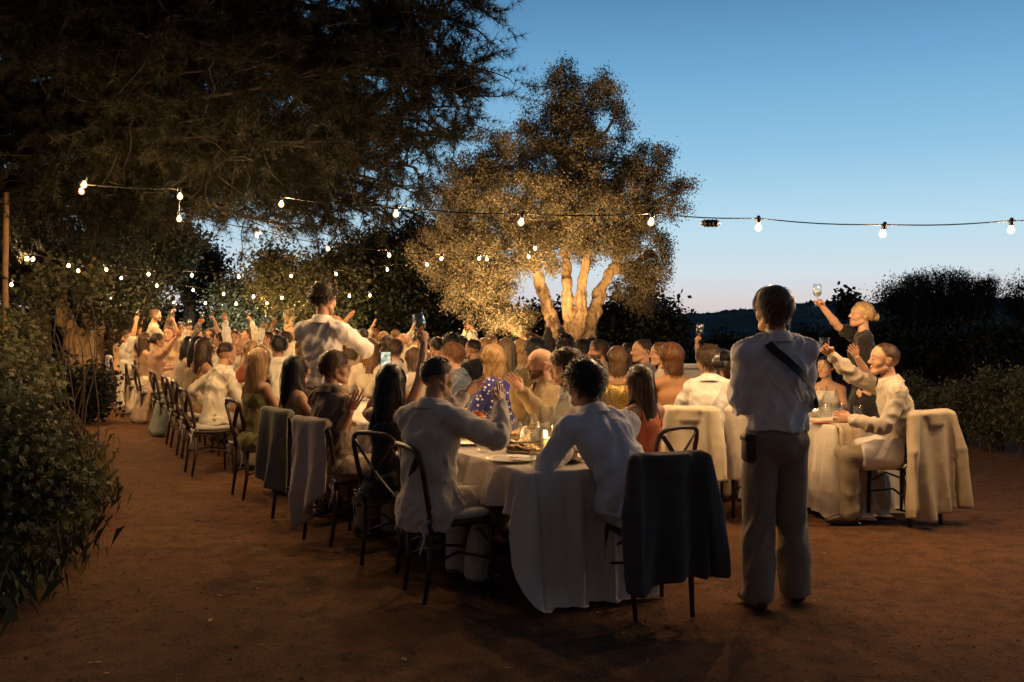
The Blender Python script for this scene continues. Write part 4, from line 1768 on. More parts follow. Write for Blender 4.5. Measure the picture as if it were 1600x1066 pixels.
    if beard is not None and near:
        s = SDF(.012)
        for q in (-1, 1):
            s.cone([q * .062, .0, -.055], [q * .034, .068, -.098], .016, .018)
        s.cone([-.03, .074, -.098], [.03, .074, -.098], .020, .020)
        s.cone([0, .08, -.10], [0, .078, -.112], .02, .017)
        s.cone([-.024, .092, -.046], [.024, .092, -.046], .008, .008)
        Vh, fh = s.mesh(.006)
        Vh = Vh + vnormals(Vh, fh) * (noise3(Vh * 160) * .003)[:, None]
        me = mesh_np('beard', (Vh * hs) @ HM.T + Hc, fh)
        setcol(me, np.tile(np.asarray(beard), (len(Vh), 1)) * (1 + .4 * noise3(Vh * 220))[:, None])
        obj('beard', me, M_HAIR, root)
    # ---- clothes
    typ, col = shirt[0], shirt[1]
    kind = shirt[2] if len(shirt) > 2 else 'plain'
    mat = fabric(col, kind=kind)
    inf = {'shirt': .012, 'blouse': .019, 'jacket': .021, 'tee': .013, 'dress': .010, 'top': .011, 'backless': .010}[typ]
    s = SDF(.035)
    wr_ = (.125 * (.92 if fem else 1) + inf * (1.3 if typ in ('shirt', 'blouse', 'jacket', 'tee') else .8)) * k * bw
    loose = .013 if typ in ('shirt', 'blouse', 'jacket') else 0
    i_ = inf * k
    low = -.06 if typ != 'jacket' else -.16
    s.ell(P + np.array([0, 0, low * k]), waist, rt, (.158 * r_ + i_ + loose, .112 * r_ + i_ + loose), (wr_ + loose, .095 * r_ + i_ + loose))
    s.ell(waist, chest, rt, (wr_ + loose, .095 * r_ + i_ + loose), (.152 * r_ + i_, .108 * r_ + i_))
    s.ell(chest, shl, rt, (.152 * r_ + i_, .108 * r_ + i_), (.147 * r_ + i_, .075 * r_ + i_))
    if fem:
        for sgn in (-1, 1):
            s.ball(chest + rt * sgn * .072 * k + fw * .076 * k - sp * .01, .056 * k + i_, .03)
    if sit and typ in ('shirt', 'jacket', 'blouse', 'tee', 'dress', 'top', 'backless'):
        s.ell(P + np.array([0, -.03, -.06]), P + np.array([0, .10, -.03]), rt, (.168 * r_ + i_, .092 * r_ + i_), (.165 * r_ + i_, .088 * r_ + i_), .05)
    sleeve = sleeves or {'shirt': 'long', 'blouse': 'long', 'jacket': 'long', 'tee': 'short', 'dress': None, 'top': None, 'backless': None}[typ]
    if sleeve:
        s.ell(shl, nb - sp * .01, rt, (.112 * r_ + i_, .06 * r_ + i_), (.068 * r_ + i_ * .5, .062 * r_ + i_ * .4), .045)
        for sh, el, wr, HF, hp, sgn in A:
            s.cone(shl + rt * sgn * .09 * k, sh, .060 * r_ + i_, ar[0] * k * 1.08 + i_, .045)
            if sleeve == 'short':
                s.cone(sh, sh + (el - sh) * .72, ar[0] * k + i_ * 1.1, ar[0] * k + i_ * 1.5, .02)
            elif sleeve == 'rolled':
                s.cone(sh, el, ar[0] * k + i_ * 1.1, ar[1] * k + i_ * 1.2, .02)
                s.cone(el, el + (wr - el) * .22, ar[1] * k + i_ * 1.3, ar[1] * k + i_ * 1.5, .012)
            else:
                s.cone(sh, el, ar[0] * k + i_ * 1.1, ar[1] * k + i_ * 1.2, .02)
                s.cone(el, el + (wr - el) * .5, ar[1] * k + i_ * 1.25, ar[1] * k * .9 + i_ * 1.25, .02)
                s.cone(el + (wr - el) * .5, el + (wr - el) * .93, ar[1] * k * .9 + i_ * 1.25, ar[2] * k + i_ * .95, .02)
    hem = P + np.array([0, 0, (-.07 if typ != 'jacket' else -.17) * k])
    if not sit:
        if typ in ('shirt', 'blouse', 'tee', 'top'):
            hem = P + np.array([0, 0, .035 * k])
        s.cut(hem, [0, 0, -1])
    else:
        s.cut(P + np.array([0, 0, -.055 if typ != 'jacket' else -.17 * k]), [0, 0, -1])
    if typ == 'dress':
        s.cut(shl - sp * .055 * k, sp + fw * -.10)
    elif typ == 'top':
        s.cut(shl - sp * .02 * k, sp)
    elif typ == 'backless':
        s.cut(waist + sp * .10 * k - fw * .0, sp * 1. - fw * 1.1)
    V, f = s.mesh(vox)
    V = wrinkle(V, f, {'jacket': .014, 'shirt': .018, 'blouse': .021, 'tee': .013}.get(typ, .006) * (1 if near else 1.1), g0)
    gname = {'shirt': 'shirt', 'blouse': 'shirt', 'jacket': 'jacket', 'tee': 'tee_shirt', 'dress': 'dress', 'top': 'top', 'backless': 'dress'}[typ]
    go = obj(gname, mesh_np(gname, V, f), mat, root)
    # collar / straps
    if typ in ('shirt', 'jacket', 'blouse'):
        n1, m1 = 22, MB()
        an = np.linspace(.25, 2 * np.pi - .25, n1)
        ax_ = n_(nt_ - nb)
        fx = n_(fw - ax_ * np.dot(fw, ax_))
        rx = np.cross(fx, ax_)
        rows = []
        for zz, rad in ((-.005, .080), (.042, .067), (.054, .067), (.055, .074), (.030, .086), (-.012, .106)):
            ring = nb + ax_ * zz * k + (np.cos(an)[:, None] * fx * 1.03 + np.sin(an)[:, None] * rx) * (rad * r_ + i_ * .25)
            rows.append(ring)
        V = np.concatenate(rows)
        m1.add(V, [grid_faces(6, n1)])
        if typ == 'jacket' and len(shirt) > 3:
            obj('collar', m1.mesh('collar'), mat, root)
            rows = [nb + ax_ * zz * k + (np.cos(an)[:, None] * fx * 1.03 + np.sin(an)[:, None] * rx) * (rad * r_) for zz, rad in ((-.01, .068), (.05, .062), (.052, .066), (.02, .072))]
            obj('shirt_collar', mesh_np('shirt_collar', np.concatenate(rows), [grid_faces(4, n1)]), fabric(shirt[3]), root)
        else:
            obj('collar', m1.mesh('collar'), mat, root)
    if typ in ('dress', 'top', 'backless'):
        m1 = MB()
        for sgn in (-1, 1):
            if typ == 'backless':
                pts = [chest + fw * .12 * k + rt * sgn * .07 * k, shl + fw * .085 * k + rt * sgn * .06 * k, nb - fw * .045 * k + rt * sgn * .05 * k, nb - fw * .07 * k]
            else:
                pts = [chest + fw * .125 * k + rt * sgn * .08 * k, shl + fw * .07 * k + rt * sgn * .085 * k, shl + rt * sgn * .088 * k + sp * .055 * k, shl - fw * .075 * k + rt * sgn * .085 * k, chest - fw * .105 * k + rt * sgn * .08 * k]
            m1.add(*tube(pts, .006, 6))
        m1.build('strap', mat, root)
    # lower garment
    if not lower:
        pass
    elif skirt is not None:
        s = SDF(.05)
        if sit:
            zb = skirt[1]
            for hip, kn, an in Lg:
                s.cone(hip, kn, .105 * r_, .085 * r_)
                s.cone(kn, [kn[0], kn[1] + .02, zb + .1], .085 * r_, .11 * r_)
            s.ell(P + [0, -.03, -.03], P + [0, .1, -.03], rt, (.185 * r_, .11), (.18 * r_, .10))
            if len(skirt) > 2:      # cloth hanging over the back of the seat to the ground
                s.ell(P + [0, -.17, -.06], P + [0, -.26, -P[2] + .06], rt, (.20 * r_, .05), (.30 * r_, .085))
        else:
            s.ell(P + [0, 0, .06], P + [0, 0, -.12], rt, (.15 * r_, .11 * r_), (.20 * r_, .14 * r_))
            s.ell(P + [0, 0, -.12], [0, 0, skirt[1]], rt, (.20 * r_, .14 * r_), (.26 * r_, .20 * r_))
        V, f = s.mesh(vox)
        V = wrinkle(V, f, .02, g0 + 3, 7)
        obj('skirt', mesh_np('skirt', V, f), fabric(skirt[0]), root)
    else:
        s = SDF(.018)
        hemz = .035
        lw = .015
        s.ell(P + [0, -.01, -.03], P + [0, .01, .04], rt, (.165 * r_ + .008, .12 * r_ + .01), (.158 * r_, .105 * r_))
        for (hip, kn, an), sgn in zip(Lg, (-1, 1)):
            if sit:
                s.cone(hip, kn, .098 * r_, .076 * r_)
                s.cone(kn, [an[0], an[1], hemz + .06], .076 * r_, .072 * r_)
            else:
                wide = .092 if key == 'photographer' else .072
                s.cone(hip + [0, 0, -.02], kn, .100 * r_, .082 * r_ * (1.12 if key == 'photographer' else 1))
                s.cone(kn, [an[0], an[1] + .01, hemz + .05], .082 * r_ * (1.12 if key == 'photographer' else 1), wide * r_)
        s.cut([0, 0, hemz], [0, 0, -1])
        V, f = s.mesh(vox)
        V = wrinkle(V, f, .013, g0 + 5, 7)
        V[:, 2] = np.maximum(V[:, 2], .02)
        obj('trousers', mesh_np('trousers', V, f), fabric(legs), root)
    if lower and near:
        for (hip, kn, an), sgn in zip(Lg, (-1, 1)):
            s = SDF(.02)
            s.ell([an[0], an[1] - .03, .045], [an[0] + sgn * .012, an[1] + .10, .042], [1, 0, 0], (.040, .045), (.044, .038))
            s.ell([an[0] + sgn * .012, an[1] + .10, .042], [an[0] + sgn * .02, an[1] + .17, .034], [1, 0, 0], (.044, .038), (.036, .026))
            s.cone(an + [0, 0, .02], [an[0], an[1], .05], .042, .045)
            s.cut([0, 0, .0], [0, 0, -1])
            V, f = s.mesh(.012)
            obj('shoe', mesh_np('shoe', V, f), plain('brown_leather', (.045, .026, .016), .45), root)
    if specs:
        m1 = MB()
        for q in (-1, 1):
            an = np.linspace(0, 2 * np.pi, 15)[:-1]
            ring = np.stack([q * .033 + np.cos(an) * .024, .108 - .006 * np.abs(np.cos(an)), .006 + np.sin(an) * .019], 1)
            m1.add(*tube(np.concatenate([ring, ring[:1]]), .0022, 5, False))
            m1.add(*tube([[q * .057, .103, .010], [q * .082, .05, .012], [q * .086, -.02, .006]], .002, 5))
        m1.add(*tube([[-.010, .111, .009], [0, .114, .012], [.010, .111, .009]], .002, 5))
        V, f = m1.arrays()
        obj('glasses', mesh_np('glasses', (V * hs) @ HM.T + Hc, f), M_BLACK, root)
    # world frames of the hands, for things that are held
    cz, sz = math.cos(-hr), math.sin(-hr)
    RZ = np.array([[cz, -sz, 0], [sz, cz, 0], [0, 0, 1]])
    for sh, el, wr, HF, hp, sgn in A:
        res.hands.append((RZ @ wr + base, RZ @ HF, sgn, k))
    res.root, res.base, res.RZ = root, base, RZ
    res.P, res.waist, res.chest, res.shl, res.nb, res.rt, res.fw, res.sp, res.k = P, waist, chest, shl, nb, rt, fw, sp, k
    res.Hc, res.HM, res.hs = Hc, HM, hs
    PEOPLE[key] = res
    return res

# ================================================================ tables
U1, V1, N1 = n_([-.44, .898, 0]), n_([.898, .44, 0]), np.array([.10, 5.53, 0])
U2, V2, N2 = n_([-.55, .835, 0]), n_([.835, .55, 0]), np.array([2.62, 8.06, 0])
TW = .80


def T1(u, v, z=.757):
    return N1 + U1 * u + V1 * v + np.array([0, 0, z])


def T2(u, v, z=.757):
    return N2 + U2 * u + V2 * v + np.array([0, 0, z])


def dining_table(N, U, Vv, length, label, clabel, drops, seed, group, lean=True):
    ang = math.atan2(U[1], U[0]) - math.pi / 2
    root = empty('dining_table', N, ang)      # local +y runs along the table, local +x across it
    tag(root, label, 'table', group)
    MB().add(*box([TW / 2, length / 2, .725], [TW - .02, length - .02, .035], bev=.006)).build('tabletop', M_WOOD, root)
    for sx_ in (.09, TW - .09):
        for sy in (.12, length - .12):
            MB().add(*box([sx_, sy, .353], [.06, .06, .708], bev=.006)).build('leg', M_WOOD, root)
    g = np.random.default_rng(seed)
    pts, out, side, cor = [], [], [], []
    st = .022
    c = .02

    def run(a, b, o, sd_):
        m = max(2, int(np.linalg.norm(np.subtract(b, a)) / st))
        for q in range(m):
            pts.append(np.array(a) + (np.array(b) - np.array(a)) * q / m)
            out.append(np.array(o, float))
            side.append(sd_)
    run([c, 0], [TW - c, 0], [0, -1], 0)
    for q in np.linspace(0, 1, 5):
        pts.append(np.array([TW - c + c * math.sin(q * 1.57), c - c * math.cos(q * 1.57)]))
        out.append(np.array([math.sin(q * 1.57), -math.cos(q * 1.57)]))
        side.append(0 if q < .5 else 1)
    run([TW, c], [TW, length - c], [1, 0], 1)
    run([TW - c, length], [c, length], [0, 1], 2)
    run([0, length - c], [0, c], [-1, 0], 3)
    for q in np.linspace(0, 1, 5):
        pts.append(np.array([c - c * math.cos(q * 1.57), c - c * math.sin(q * 1.57)]))
        out.append(np.array([-math.cos(q * 1.57), -math.sin(q * 1.57)]))
        side.append(3 if q < .5 else 0)
    pts, out, side = np.array(pts), np.array(out), np.array(side)
    n = len(pts)
    drop = np.array([drops[k] for k in side], float)
    ker = np.ones(9) / 9
    drop = np.convolve(np.concatenate([drop[-4:], drop, drop[:4]]), ker, 'valid')
    s_ = np.cumsum(np.linalg.norm(np.diff(pts, axis=0, append=pts[:1]), axis=1))
    f1 = 1.5 * (.55 - 1.7 * np.abs(noise3(np.stack([s_ * 5.2, s_ * 0 + seed, s_ * 0], 1)))) + .7 * np.sin(s_ * 27 + 3 * noise3(np.stack([s_ * 2, s_ * 0 + seed + 3, s_ * 0], 1))) + .4 * np.sin(s_ * 61 + 5 * noise3(np.stack([s_ * 3, s_ * 0 + seed + 5, s_ * 0], 1)))
    cornr = np.exp(-(np.minimum(np.linalg.norm(pts - [0, 0], axis=1), np.linalg.norm(pts - [TW, 0], axis=1)) / .10) ** 2)
    rows = []
    nr = 22
    ctr = np.array([TW / 2, length / 2])
    for sc in (0., .5, .97):
        q = ctr + (pts - ctr) * sc
        rows.append(np.concatenate([q, np.full((n, 1), .757) + .003 * noise3(np.concatenate([q * 9, np.zeros((n, 1))], 1))[:, None]], 1))
    for r in range(nr + 1):
        t_ = r / nr
        o = .004 + .012 * min(1, t_ * 6) + (t_ ** .7) * (.050 + .082 * f1 * (.6 + .8 * noise3(np.stack([s_ * 1.1, s_ * 0 + t_ * 1.5, s_ * 0 + seed + 8], 1)) ** 2)) + .012 * noise3(np.stack([s_ * 16, s_ * 0 + t_ * 4, s_ * 0 + seed], 1)) * t_ ** .5 + cornr * t_ * .02
        o = np.maximum(o, .006)
        z = .757 - .004 * min(1, t_ * 20) - (drop + .07 * cornr + .04 * noise3(np.stack([s_ * 1.7, s_ * 0 + seed, s_ * 0], 1))) * t_ + .012 * noise3(np.stack([s_ * 3, s_ * 0 + t_ * 3, s_ * 0 + seed], 1)) * t_
        spill = np.clip(.012 - z, 0, 1)
        o = o + spill * .8
        z = np.maximum(z, .010 + .012 * np.abs(noise3(np.stack([s_ * 14, s_ * 0 + t_ * 6, s_ * 0], 1))))
        q = pts + out * o[:, None]
        rows.append(np.concatenate([q, z[:, None]], 1))
    me = mesh_np('tablecloth', np.concatenate(rows), [grid_faces(len(rows), n, True)])
    o = obj('tablecloth', me, M_CLOTH)
    o.location = N
    o.rotation_euler = (0, 0, ang)
    tag(o, clabel, 'tablecloth', group and 'white cloths on the long tables')
    return root


L = 3.0
for k in range(7):
    N = N1 + U1 * (L + .012) * k
    if k == 0:
        dining_table(N, U1, V1, L, 'trestle table at the near end of the long row under a white cloth', 'white cloth on the near end of the long table, corner spilling on the ground', (.80, .55, .3, .22), 11, None)
    else:
        dining_table(N, U1, V1, L, 'trestle table further along the long row under a white cloth', 'white cloth on a further table of the long row', (.3, .5, .3, .35), 11 + k, 'tables of the long row')
for k in range(3):
    N = N2 + U2 * (L + .012) * k
    if k == 0:
        dining_table(N, U2, V2, L, 'trestle table beside the photographer under a white cloth', 'white cloth on the table beside the photographer', (.74, .72, .3, .72), 31, None)
    else:
        dining_table(N, U2, V2, L, 'trestle table further along the right row under a white cloth', 'white cloth on a further table of the right row', (.3, .5, .3, .5), 31 + k, 'tables of the right row')

# sheer runner hanging over the corner of the right table
m = 26
uu = np.linspace(0, 1, m)
rows = []
ce = N2 + V2 * .02 + U2 * .0
for r in range(26):
    t_ = r / 25
    if t_ < .25:
        q = [ce + V2 * (a * .34 - .02) + U2 * (.55 - .555 * t_ / .25) + np.array([0, 0, .764 + .003 * math.sin(a * 25 + t_ * 9)]) for a in uu]
    else:
        t2 = (t_ - .25) / .75
        fl = .30 * t2
        q = []
        for a in uu:
            pl = .035 * math.sin(a * 19 + 1.5 * t2) * (.3 + t2)
            z = .764 - .76 * t2 * (1.0)
            q.append(ce + V2 * (a * (.34 - .06 * math.sin(t2 * 3.1)) - .02 + fl * (a - .25) * .9) - U2 * (.03 + .10 * t2 + pl) + np.array([0, 0, max(z, .014 + .02 * a)]) - U2 * max(0, t2 - .93) * 1.6)
    rows.append(np.array(q))
tag(obj('table_runner', mesh_np('table_runner', np.concatenate(rows), [grid_faces(26, m)]), fabric((.62, .50, .34), .9)),
    'sheer golden runner hanging to the ground from the right table beside the photographer', 'table runner')

# ================================================================ chairs
CH = {}


def chair_meshes():
    for sx_ in (-1, 1):
        P = [[sx_ * .165, -.235, 0], [sx_ * .172, -.205, .2], [sx_ * .178, -.20, .44]]
        CH['rl%d' % sx_] = mesh_np('leg', *tube(P, [.013, .017, .018], 8))
        P = [[sx_ * .175, .185, 0], [sx_ * .175, .18, .25], [sx_ * .168, .172, .435]]
        CH['fl%d' % sx_] = mesh_np('leg', *tube(P, [.012, .016, .018], 8))
    hp = [[-.180, -.20, .40], [-.186, -.212, .52], [-.200, -.248, .70], [-.203, -.266, .79], [-.188, -.282, .853], [-.135, -.294, .880], [0, -.304, .888]]
    hp = np.array(hp + [[-a, b, c_] for a, b, c_ in hp[-2::-1]])
    t_ = np.linspace(0, len(hp) - 1, 41)
    hp = np.stack([np.interp(t_, np.arange(len(hp)), hp[:, i_]) for i_ in range(3)], 1)
    CH['frame'] = mesh_np('back_frame', *tube(hp, .0165, 9))
    for sx_ in (-1, 1):
        tt = np.linspace(0, 1, 9)
        P = np.stack([sx_ * (-.172 + .345 * tt), -.205 - .08 * tt - .025 * np.sin(tt * np.pi), .455 + .385 * tt], 1)
        CH['slat%d' % sx_] = mesh_np('cross_slat', *tube(P + [0, .006 * sx_, 0], .019, 6, True, .32))
    sd = SDF(.01).ell([0, .0, .44], [0, .0001, .452], [1, 0, 0], (.205, .205), (.205, .205))
    an = np.linspace(0, 2 * np.pi, 33)[:-1]
    ring = np.stack([np.sign(np.cos(an)) * np.abs(np.cos(an)) ** .45 * (.205 - .012 * np.sin(an)), np.sign(np.sin(an)) * np.abs(np.sin(an)) ** .45 * .205], 1)
    V, rws = [], ((.0, .432), (.96, .432), (1., .440), (1., .458), (.97, .464), (0., .464))
    for sc, z in rws:
        V.append(np.concatenate([ring * sc, np.full((32, 1), z)], 1))
    CH['seat'] = mesh_np('seat', np.concatenate(V), [grid_faces(6, 32, True)[:, ::-1]])
    V, rws = [], ((.0, .466), (.88, .466), (.95, .475), (.97, .490), (.94, .505), (.80, .514), (.4, .520), (0., .522))
    for sc, z in rws:
        q = np.concatenate([ring * sc, np.full((32, 1), z)], 1)
        V.append(q)
    V = np.concatenate(V)
    V[:, 2] += .004 * noise3(V * 14)
    CH['cushion'] = mesh_np('cushion', V, [grid_faces(8, 32, True)[:, ::-1]])
    mb = MB()
    for P in ([[-.17, -.20, .22], [-.1, 0, .26], [-.17, .18, .22]], [[.17, -.20, .22], [.1, 0, .26], [.17, .18, .22]], [[-.17, .18, .30], [0, .175, .36], [.17, .18, .30]], [[-.17, -.20, .29], [0, -.195, .35], [.17, -.20, .29]]):
        P = np.array(P)
        tq = np.linspace(0, 2, 9)
        mb.add(*tube(np.stack([np.interp(tq, [0, 1, 2], P[:, i_]) for i_ in range(3)], 1), .009, 6))
    CH['brace'] = mb.mesh('brace')
    for sx_ in (-1, 1):
        mb = MB()
        c = np.array([sx_ * .185, -.225, .478])
        g = np.random.default_rng(5 + sx_)
        for q in range(2):
            mb.add(*tube([c, c + [sx_ * .02, -.02 - .03 * q, -.03], c + [sx_ * (.02 + .02 * q), -.03, -.08], c + [sx_ * .01, -.02 - .03 * q, -.14 - .05 * q]], [.006, .008, .008, .006], 4, True, .3))
            mb.add(*tube([c, c + [sx_ * .03, -.03 + .05 * q, .02], c + [sx_ * .045, -.02 + .06 * q, -.01], c + [sx_ * .01, -.01, -.01]], [.005, .009, .009, .005], 4, True, .3))
        mb.add(*tube([c + [0.02 * math.cos(a), .02 * math.sin(a), 0] for a in np.linspace(0, 6.3, 10)], .005, 4))
        CH['tie%d' % sx_] = mb.mesh('ribbon_tie')


chair_meshes()


def chair(loc, head, label, group='dark cross back chairs'):
    root = empty('dining_chair', loc, -R(head))
    tag(root, label, 'chair', group)
    for k, me in CH.items():
        nm = me.name.split('.')[0]
        obj(nm, me, M_CUSH if nm in ('cushion', 'ribbon_tie') else M_WOOD, root)
    return root


def garment(chair_o, col, label, cat, hem=.30, flare=.25, sleeves=True, name='jacket', seed=1, amp=.022, front=.58, vox=.013, kind='plain', thick=.019, skew=0., tilt=.12):
    s = SDF(.02)
    s.cone([-.185, -.285, .882], [.185, -.285, .882], .034, .034)
    s.ell([0, -.315, .88], [skew, -.340, hem + (.0 if sleeves else -.05)], [1, 0, 0], (.212, thick), (flare, thick * 1.35))
    s.ell([0, -.255, .88], [0, -.222, front], [1, 0, 0], (.20, .018), (.205, .02))
    if sleeves:
        for q in (-1, 1):
            s.cone([q * .200, -.305, .862], [q * .240, -.352, .60], .044, .054, .010)
            s.cone([q * .240, -.352, .60], [q * (.262 + .02 * q), -.372 - .03 * q, hem + .0 - .06 * q], .054, .040, .010)
        # collar fold
        s.cone([-.09, -.335, .885], [.09, -.335, .885], .02, .02)
        s.ell([-.0, -.345, .88], [0, -.352, .80], [1, 0, 0], (.10, .016), (.07, .014))
    s.cut([0, 0, hem - (.07 if sleeves else 0)], [tilt, -.2, -1])
    V, f = s.mesh(vox)
    dn = np.clip(.86 - V[:, 2], 0, 1)
    xs = V[:, 0] + .06 * noise3(V * [2, 2, 1.6] + seed) * (.3 + dn)
    fold = np.sin(xs * 30 + seed * 2) * .5 + (1 - 2.4 * np.abs(noise3(np.stack([xs * 9, xs * 0 + seed, V[:, 2] * 1.3], 1)))) * .6
    V[:, 1] -= fold * (.008 + .10 * dn) * np.where(V[:, 1] < -.27, 1., .25)
    V[:, 2] -= .03 * np.sin(V[:, 0] * 13 + seed) * np.clip(dn - .15, 0, 1) * 1.4
    V = wrinkle(V, f, amp * .16, seed, 6.)
    o = obj(name, mesh_np(name, V, f), fabric(col, kind=kind))
    o.location = chair_o.location
    o.rotation_euler = chair_o.rotation_euler
    tag(o, label, cat, 'clothes hung over chair backs')
    return o


# ================================================================ table glass
PROF_WINE = [(0, 0), (.034, 0), (.034, .003), (.007, .009), (.0042, .022), (.0042, .085), (.012, .094), (.033, .111), (.0415, .142), (.039, .185), (.034, .214), (.0326, .214), (.0375, .185), (.040, .142), (.031, .113), (.010, .098), (0, .097)]
PROF_TUMB = [(0, 0), (.034, 0), (.037, .006), (.041, .095), (.0395, .095), (.0355, .010), (0, .008)]
ME_WINE = mesh_np('wine_glass', *lathe(PROF_WINE, 20), 2)
ME_TUMB = mesh_np('tumbler', *lathe(PROF_TUMB, 20), 2)
ME_WLIQ = mesh_np('wine', *lathe([(0, .0985), (.010, .0995), (.0305, .1145), (.0385, .136), (0, .136)], 18))
M_WINE = glassmat('white_wine', (.93, .80, .48))


def set_glass(loc, label, kind='wine', group='glasses on the tables', liquid=False, axis=None, name=None):
    me = ME_WINE if kind == 'wine' else ME_TUMB
    o = obj(name or ('wine_glass' if kind == 'wine' else 'tumbler'), me, M_GLASS)
    o.location = loc
    if axis is not None:
        o.rotation_euler = Vector(n_(axis)).to_track_quat('Z', 'Y').to_euler()
    tag(o, label, 'glass', group)
    if liquid:
        obj('wine', ME_WLIQ, M_WINE, o)
    return o


def held_glass(key, hand, label, axis=(0, 0, 1), zhold=.06, kind='wine', liquid=True):
    w_, HF, sgn, k = PEOPLE[key].hands[hand]
    p = w_ + HF[:, 1] * .088 * k - HF[:, 2] * .030 * k
    ax = n_(axis)
    return set_glass(p - ax * zhold, label, kind, 'glasses held up for the toast', liquid and kind == 'wine', ax)


# ribbed candle cylinder
def candle_vase(loc, label, h=.26, r=.042, lit=True, wax=.07, group='ribbed glass candle holders'):
    root = empty('candle_holder', loc)
    tag(root, label, 'candle holder', group)
    n = 40
    an = np.arange(n) * 2 * np.pi / n
    rib = 1 + .045 * (np.arange(n) % 4 < 2)
    rows = []
    for rr, z in ((.55, 0), (.98, .0), (1., .006), (1., h), (.94, h), (.94, .012), (.5, .010)):
        rows.append(np.stack([r * rr * rib * np.cos(an), r * rr * rib * np.sin(an), np.full(n, z)], 1))
    obj('glass_cylinder', mesh_np('glass_cylinder', np.concatenate(rows), [grid_faces(7, n, True)[:, ::-1]], 2), M_GLASS, root)
    V, f = lathe([(0, .013), (.026, .013), (.026, wax), (.022, wax + .002), (.006, wax - .004), (0, wax - .004)], 16)
    obj('candle', mesh_np('candle', V, f), plain('ivory_wax', (.75, .66, .5), .5), root)
    if lit:
        flame(root, wax + .006)
    return root


ME_FLAME = mesh_np('flame', *lathe([(0, 0), (.0045, .004), (.0062, .011), (.0045, .022), (.0018, .031), (0, .035)], 10))


def flame(root, z):
    o = obj('flame', ME_FLAME, M_FLAME, root, (0, 0, z))
    return o


ME_TEA = mesh_np('glass_cup', *lathe([(0, 0), (.030, 0), (.034, .01), (.036, .06), (.033, .06), (.031, .012), (0, .010)], 16))
ME_TEAW = mesh_np('candle', *lathe([(0, .011), (.024, .011), (.024, .03), (0, .03)], 12))


def tealight(loc, label, group='tea lights along the tables'):
    root = empty('tea_light', loc)
    tag(root, label, 'candle', group)
    obj('glass_cup', ME_TEA, M_GLASS, root)
    obj('candle', ME_TEAW, plain('ivory_wax', (.75, .66, .5), .5), root)
    flame(root, .031)


def plate(loc, r, label, group='plates on the tables', mat=None):
    o = obj('plate', mesh_np('plate', *lathe([(0, .002), (r * .55, .002), (r * .62, .004), (r, .017), (r, .020), (r * .62, .009), (0, .007)], 32)), mat or M_CERAMIC)
    o.location = loc
    tag(o, label, 'plate', group)
    return o


def cutlery(loc, ang, fork, label):
    mb = MB()
    if fork:
        mb.add(*tube([[0, -.10, .006], [0, 0, .006], [0, .03, .008]], [.004, .003, .003], 6, True, .4)).add(*box([0, .04, .008], [.020, .022, .002]))
        for q in (-.008, -.0027, .0027, .008):
            mb.add(*tube([[q, .048, .008], [q, .085, .010]], .0014, 4))
    else:
        mb.add(*tube([[0, -.10, .006], [0, -.01, .006]], .005, 6, True, .5)).add(*box([.002, .05, .006], [.017, .12, .0015]))
    o = mb.build('fork' if fork else 'knife', plain('steel', (.6, .6, .6), .25, 1.))
    o.location = loc
    o.rotation_euler = (0, 0, ang)
    tag(o, label, 'cutlery', 'cutlery on the tables')


def carafe(loc, label, col=(.97, .98, .97), h=.24, r=.055):
    o = obj('carafe', mesh_np('carafe', *lathe([(0, 0), (r, 0), (r * 1.03, .01), (r, h * .5), (r * .75, h * .68), (r * .32, h * .8), (r * .30, h), (r * .25, h), (r * .27, h * .8), (r * .7, h * .67), (r * .94, h * .5), (r * .95, .014), (0, .010)], 24)), M_GLASS if col[0] > .9 else glassmat('green_glass', col))
    o.location = loc
    tag(o, label, 'bottle', 'bottles on the tables')


def food(loc, label, cols, r=.12, n=26, seed=1, name='sharing_plate', cat='food', base=(.06, .03, .015)):
    root = empty(name, loc)
    tag(root, label, cat, 'sharing food on the tables')
    obj('board', mesh_np('board', *lathe([(0, 0), (r * .95, 0), (r, .008), (r, .016), (r * .96, .019), (0, .017)], 28)), plain('board%d' % seed, base, .6), root)
    g = np.random.default_rng(seed)
    me = []
    for c in range(4):
        s = SDF(.004)
        s.ell([-.02, 0, 0], [.02, .003, .004], [0, 0, 1], (.012, .022), (.010, .018))
        V, f = s.mesh(.006)
        V = wrinkle(V, f, .006, seed + c, 30)
        me.append(mesh_np('slice', V, f))
    for k in range(n):
        a, rr = g.uniform(0, 6.28), r * .78 * g.random() ** .5
        col = cols[g.integers(0, len(cols))]
        m_ = me[k % 4].copy()
        o = obj('slice', m_, plain('food%d%d' % (seed, cols.index(col)), col, .5, bs=60, bst=.4), root, (rr * math.cos(a), rr * math.sin(a), .024 + .012 * g.random()))
        o.rotation_euler = (g.uniform(-.4, .4), g.uniform(-.4, .4), g.uniform(0, 6.28))


